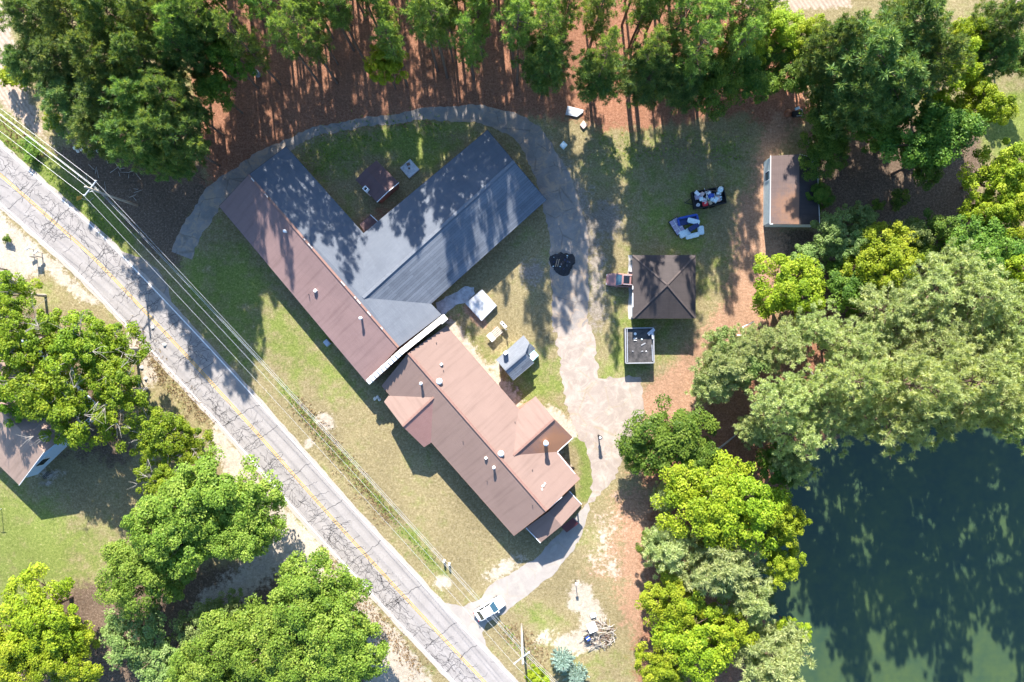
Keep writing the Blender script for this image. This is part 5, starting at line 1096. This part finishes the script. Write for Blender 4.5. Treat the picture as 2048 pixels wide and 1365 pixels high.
# picnic table and box grill
q = W(990, 668, 0.7); pt = empty('picnic_table', (q.x, q.y, 0), R(42), 'weathered slatted picnic bench on the small lawn', 'picnic table')
for k in range(5): mb = MB(); mb.box((0.25, -0.5 + k * 0.25, 0.74), (1.5, 0.13, 0.05)); mb.build('slat', M['wood_grey'], pt, local=True)
mb = MB(); mb.box((-0.75, 0, 0.77), (0.75, 1.25, 0.06)); mb.build('end_board', M['offwhite'], pt, local=True)
for x in (-0.7, 0.75):
    for y in (-0.5, 0.5): mb = MB(); mb.box((x, y, 0.36), (0.1, 0.1, 0.72)); mb.build('leg', M['wood_grey'], pt, local=True)
q = W(1007, 650, 0.9); bg_ = empty('box_grill', (q.x, q.y, 0), R(-48), 'pale metal box grill on legs beside the picnic bench', 'grill')
mb = MB(); mb.box((0, 0, 0.85), (1.15, 0.5, 0.4)); mb.build('box', M['offwhite'], bg_, local=True, bevel=0.04)
for x in (-0.45, 0.45):
    for y in (-0.18, 0.18): mb = MB(); mb.box((x, y, 0.33), (0.06, 0.06, 0.66)); mb.build('leg', M['dark_metal'], bg_, local=True)
for x in (-0.38, -0.05): mb = MB(); mb.lathe((x, 0.02, 1.05), [(0.12, 0), (0.12, 0.05), (0.05, 0.06)], 12); mb.build('knob', M['dark_metal'], bg_, local=True)
p = W(1012, 660); r = empty('yard_post', p, 0, 'thin dark pole beside the box grill', 'post'); mb = MB(); mb.lathe((0, 0, 0), [(0.05, 0), (0.04, 2.0)], 8); mb.build('pole', M['dark_metal'], r, local=True); mb = MB(); mb.box((0, 0, 1.25), (0.22, 0.1, 0.45)); mb.build('meter_box', M['galv'], r, local=True)
# brush heap with boards and bin
q = W(1200, 1270); bh = empty('brush_heap', q, 0, 'heap of grey cut branches at the edge of the dry grass', 'brush pile'); bm_ = []
for i in range(6):
    mb = MB(); L_ = 1.2 + 0.25 * i; mb.tube([(-L_ / 2, 0, 0), (-L_ / 6, 0.1 * (i % 3), 0.06), (L_ / 4, -0.08, 0.02), (L_ / 2, 0.12, 0.05)], [0.045, 0.04, 0.03, 0.012], 6); o = mb.build('branch', M[['wood_grey', 'junk_brown', 'bark_pale'][i % 3]], bh, local=True); bm_.append(o)
for i in range(110):
    o = bm_[i % 6] if i < 6 else link_mesh('branch', bm_[i % 6].data, bh); a = g.uniform(0, 6.28); rr_ = 1.9 * math.sqrt(g.uniform(0, 1)); o.location = (rr_ * math.cos(a) * 1.1, rr_ * math.sin(a), g.uniform(0.05, 0.75) * (1.15 - rr_ / 2)); o.rotation_euler = (g.uniform(-.4, .4), g.uniform(-.45, .45), g.uniform(0, 6.28))
for px, py, sz, z, rz_, mt_, nm, lb in ((1183, 1251, (1.3, 1.5, 0.06), 0.75, .4, 'white_paint', 'white_board', 'white board lying on the brush heap'), (1186, 1230, (0.8, 0.6, 0.3), 0.2, .3, 'white_paint', 'white_box', 'white box beside the brush heap'), (1198, 1240, (1.35, 0.09, 0.08), 0.5, -.85, 'wood_grey', 'plank', 'short plank leaning on the brush heap')):
    p = W(px, py); mb = MB(); mb.box((p.x, p.y, z), sz, rz_); tag(mb.build(nm, M[mt_], None, bevel=0.02), lb, nm.replace('_', ' '))
p = W(1174, 1274); r = empty('blue_bin', p, R(35), 'overturned blue and black bin beside the brush heap', 'bin'); mb = MB(); mb.box((0, 0, 0.35), (0.9, 0.7, 0.7), 0, 0.85); mb.build('bin', M['black'], r, local=True, bevel=0.04)
for k in range(3): mb = MB(); mb.box((0.1, -0.24 + k * 0.24, 0.73), (0.6, 0.12, 0.05)); mb.build('slat', M['junk_blue' if k != 1 else 'junk_cyanwhite'], r, local=True)
# blue spruces
def spruce(px, py, rr_, h, label, seed):
    gg = np.random.default_rng(seed); Vv = []; Tt = []; p = W(px, py, h * .35); segs = [([(0, 0, -.1), (0, 0, h)], [0.12, 0.02])]
    for i in range(90):
        u = i / 90; z = h * (0.06 + 0.9 * u); Lb = rr_ * (1 - u) ** 0.8 * gg.uniform(.75, 1.1) + 0.1; a = i * 2.399
        d = np.array([math.cos(a), math.sin(a), -0.05 + 0.35 * u]); segs.append(([(0, 0, z), tuple(np.array([0, 0, z]) + d * Lb)], [0.03, 0.01]))
        m = int(90 * Lb / rr_ + 18); t_ = gg.uniform(.25, 1.05, m)[:, None]; sd_ = np.array([-math.sin(a), math.cos(a), 0]); c = np.array([0, 0, z]) + d * Lb * t_ + sd_ * gg.normal(0, .13, (m, 1)) * (1.25 - t_) * 1.2
        dd = unit(gg.normal(0, .7, (m, 3)) + d * 1.2 + np.array([0, 0, .35])); s_ = unit(np.cross(dd, gg.normal(0, 1, (m, 3)))) * .045
        Vv.append(np.stack([c - s_, c + s_, c + dd * .26], 1).reshape(-1, 3)); Tt.append(np.repeat(np.clip(gg.normal(.5, .2, m), 0, 1), 3))
    v = np.concatenate(Vv); r = empty('spruce_tree', (p.x, p.y, 0), 0, label, 'tree'); link_mesh('trunk', limb_mesh('trunk', segs, M['bark'], 5), r); link_mesh('crown', fast_mesh('crown', v, np.arange(len(v)).reshape(-1, 3), F['spruce'], np.concatenate(Tt)), r)
spruce(1124, 1322, 1.9, 4.0, 'blue grey spruce, upper of two below the brush heap', 1); spruce(1152, 1352, 1.9, 3.8, 'blue grey spruce at the bottom edge', 2)
# odds and ends on the ground
def flat(name, pts, z, th, mat, label, cat):
    mb = MB(); mb.prism([W(*q_, z).xy for q_ in pts], z - th, z); return tag(mb.build(name, M[mat]), label, cat)
flat('metal_sheet', [(1135, 212), (1167, 220), (1166, 225), (1154, 234), (1131, 229)], 0.25, 0.2, 'galv', 'bluish grey metal sheet lying on the pine straw', 'metal sheet')
flat('broken_crate', [(1167, 241), (1175, 250), (1167, 258), (1160, 250)], 0.3, 0.3, 'junk_pink', 'small broken crate on the straw below the metal sheet', 'crate')
flat('white_crate', [(1127, 282), (1135, 290), (1127, 298), (1120, 290)], 0.6, 0.6, 'junk_cyanwhite', 'white square crate on the shaded grass by the track bend', 'crate')
p = W(656, 686); mb = MB(); mb.box((p.x, p.y, 0.4), (0.85, 0.7, 0.8), R(-50)); mb.lathe((p.x, p.y, 0.8), [(0.28, 0), (0.28, 0.04), (0.1, 0.05)], 14); tag(mb.build('air_conditioner', M['galv']), 'grey air conditioner unit by the plum brown eave', 'air conditioner')
p = W(516, 150); mb = MB(); mb.lathe((p.x, p.y, 0), [(0.42, 0), (0.44, 0.9), (0.36, 0.95), (0.1, 0.97)], 16); tag(mb.build('rain_barrel', M['junk_grey']), 'grey round barrel standing in the pine straw', 'barrel')
r = empty('pipe_railing', W(1490, 660), 0, 'grey pipe railing half hidden by pond side trees', 'railing')
for a_, b_, z_ in (((1470, 671), (1500, 672), 0.9), ((1481, 655), (1504, 644), 0.9), ((1482, 655), (1483, 671), 0.9)):
    A_, B2 = W(*a_), W(*b_); mb = MB(); mb.tube([(A_.x, A_.y, z_), (B2.x, B2.y, z_)], 0.07, 8); mb.build('rail', M['white_metal'], r)
    for q_ in (A_, B2): mb = MB(); mb.tube([(q_.x, q_.y, 0), (q_.x, q_.y, z_ - 0.05)], 0.05, 8); mb.build('post', M['dark_metal'], r)
for a_, b_, rad, lb in (((1440, 903), (1477, 873), 0.16, 'pale fallen log in the shade by the pond trees'), ((1625, 735), (1640, 765), 0.12, 'bleached dead branch in the pine grove')):
    A_, B2 = W(*a_, 1.5), W(*b_, 1.5); mb = MB(); mb.tube([(A_.x, A_.y, 0.2), ((A_.x + B2.x) / 2, (A_.y + B2.y) / 2, 0.3), (B2.x, B2.y, 0.25)], [rad, rad * .9, rad * .6], 8); tag(mb.build('fallen_log', M['bark_pale']), lb, 'log')
p = W(1585, 228); r = empty('junk_heap', p, 0, 'dim heap of junk with an old mower under the trees', 'junk heap')
mb = MB(); mb.box((0.4, -0.2, 0.4), (1.3, 0.8, 0.5)); mb.build('mower_body', M['black'], r, local=True, bevel=0.08); mb = MB(); mb.lathe((-0.75, 0, 0), [(0.5, 0), (0.55, 0.35), (0.3, 0.6), (0.1, 0.7)], 12); mb.build('rusty_coil', M['junk_rust'], r, local=True)
mb = MB(); mb.box((0.5, 0.6, 0.5), (0.6, 0.35, 0.3), .4); mb.build('box', M['junk_cyanwhite'], r, local=True); mb = MB(); mb.tube([(0.9, 0.5, .7), (1.15, 0.3, .7), (1.1, -.5, .7), (.3, -.55, .7)], 0.04, 6); mb.build('handle', M['galv'], r, local=True)
p = W(1776, 238); mb = MB(); mb.box((p.x, p.y, 0.6), (1.2, 2.4, 0.9), R(-20), 0.8); tag(mb.build('covered_cart', M['junk_purple'], None, bevel=0.12), 'pale covered cart under the dark trees by the shaded yard', 'cart')
for i, (px, py) in enumerate(((150, 297), (156, 303), (163, 300), (186, 301), (196, 302), (175, 296), (330, 690), (306, 655), (755, 794), (759, 799), (750, 798), (284, 735), (292, 758))):
    p = W(px, py); mb = MB(); mb.lathe((p.x, p.y, -0.05), [(0.22, 0), (0.27, 0.12), (0.2, 0.26), (0.05, 0.31)], 7); mb.v = [(x + g.uniform(-.07, .07), y + g.uniform(-.07, .07), z * g.uniform(.8, 1.3)) for x, y, z in mb.v]
    where = ('under the dark pines by the road' if i < 6 else 'beside the paved apron' if i < 8 else 'at the corner of the brown roofed house' if i < 11 else 'on the sandy shoulder under the half bare tree')
    tag(mb.build('pale_rock', M['offwhite']), 'pale rock ' + where, 'rock', 'rocks ' + where)
for i in range(22):
    p = W(g.uniform(150, 290), g.uniform(318, 420)); L_ = g.uniform(.5, 1.5); a = g.uniform(0, 3.1); mb = MB(); mb.tube([(p.x - math.cos(a) * L_ / 2, p.y - math.sin(a) * L_ / 2, .05), (p.x + math.cos(a) * L_ / 2, p.y + math.sin(a) * L_ / 2, .08)], [.05, .03], 6); tag(mb.build('fallen_stick', M['bark_pale']), 'pale stick on the dark litter below the dark pines', 'stick', 'sticks on the litter by the road')
# weeds along the ditch and verge, and long grass
def weeds(name, lines, n, spread, hgt, mat, label, seed):
    gg = np.random.default_rng(seed); P = []
    for pts in lines:
        Q = np.array([[W(*q_).x, W(*q_).y] for q_ in pts]); sl_ = np.r_[0, np.cumsum(np.hypot(*np.diff(Q, axis=0).T))]; k = int(n * sl_[-1]); s_ = gg.uniform(0, sl_[-1], k)
        P.append(np.stack([np.interp(s_, sl_, Q[:, 0]), np.interp(s_, sl_, Q[:, 1])], -1) + gg.normal(0, spread, (k, 2)))
    P = np.concatenate(P); b = 7; c = np.repeat(np.c_[P, np.zeros(len(P))], b, 0); m = len(c); d = unit(gg.normal(0, 1, (m, 3)) * np.array([1, 1, .3]) + np.array([0, 0, .9])); s_ = unit(np.cross(d, gg.normal(0, 1, (m, 3)))) * .035
    l_ = (hgt * gg.uniform(.4, 1.2, m))[:, None]; v = np.stack([c - s_, c + s_, c + d * l_], 1).reshape(-1, 3); t_ = np.repeat(np.repeat(np.clip(gg.normal(.5, .2, len(P)), 0, 1), b), 3)
    o = link_mesh(name, fast_mesh(name, v, np.arange(len(v)).reshape(-1, 3), mat, t_)); tag(o, label, name.replace('_', ' '), kind='stuff')
weeds('ditch_weeds', [[(565, 775), (640, 868), (690, 925)], [(720, 960), (790, 1040), (870, 1130)], [(-20, 262), (60, 315), (150, 395), (240, 485)], [(1005, 1250), (1040, 1300), (1090, 1365)]], 15, 0.42, 0.24, F['weed'], 'rank green weeds along the roadside ditch and verge', 1)
weeds('dry_weeds', [[(0, 240), (40, 275), (90, 310)], [(590, 800), (680, 915), (780, 1040)], [(1010, 1260), (1060, 1290), (1090, 1320)], [(255, 650), (330, 760), (420, 850)], [(640, 1110), (760, 1250), (840, 1345)]], 30, 0.8, 0.3, F['dry'], 'dry straw coloured weeds along the verges', 2)
weeds('tall_grass', [[(620, 300), (700, 275), (800, 262), (900, 262)], [(600, 330), (700, 320)], [(1200, 300), (1350, 300), (1480, 300)]], 14, 1.3, 0.3, F['weed'], 'long green grass behind the buildings', 3)
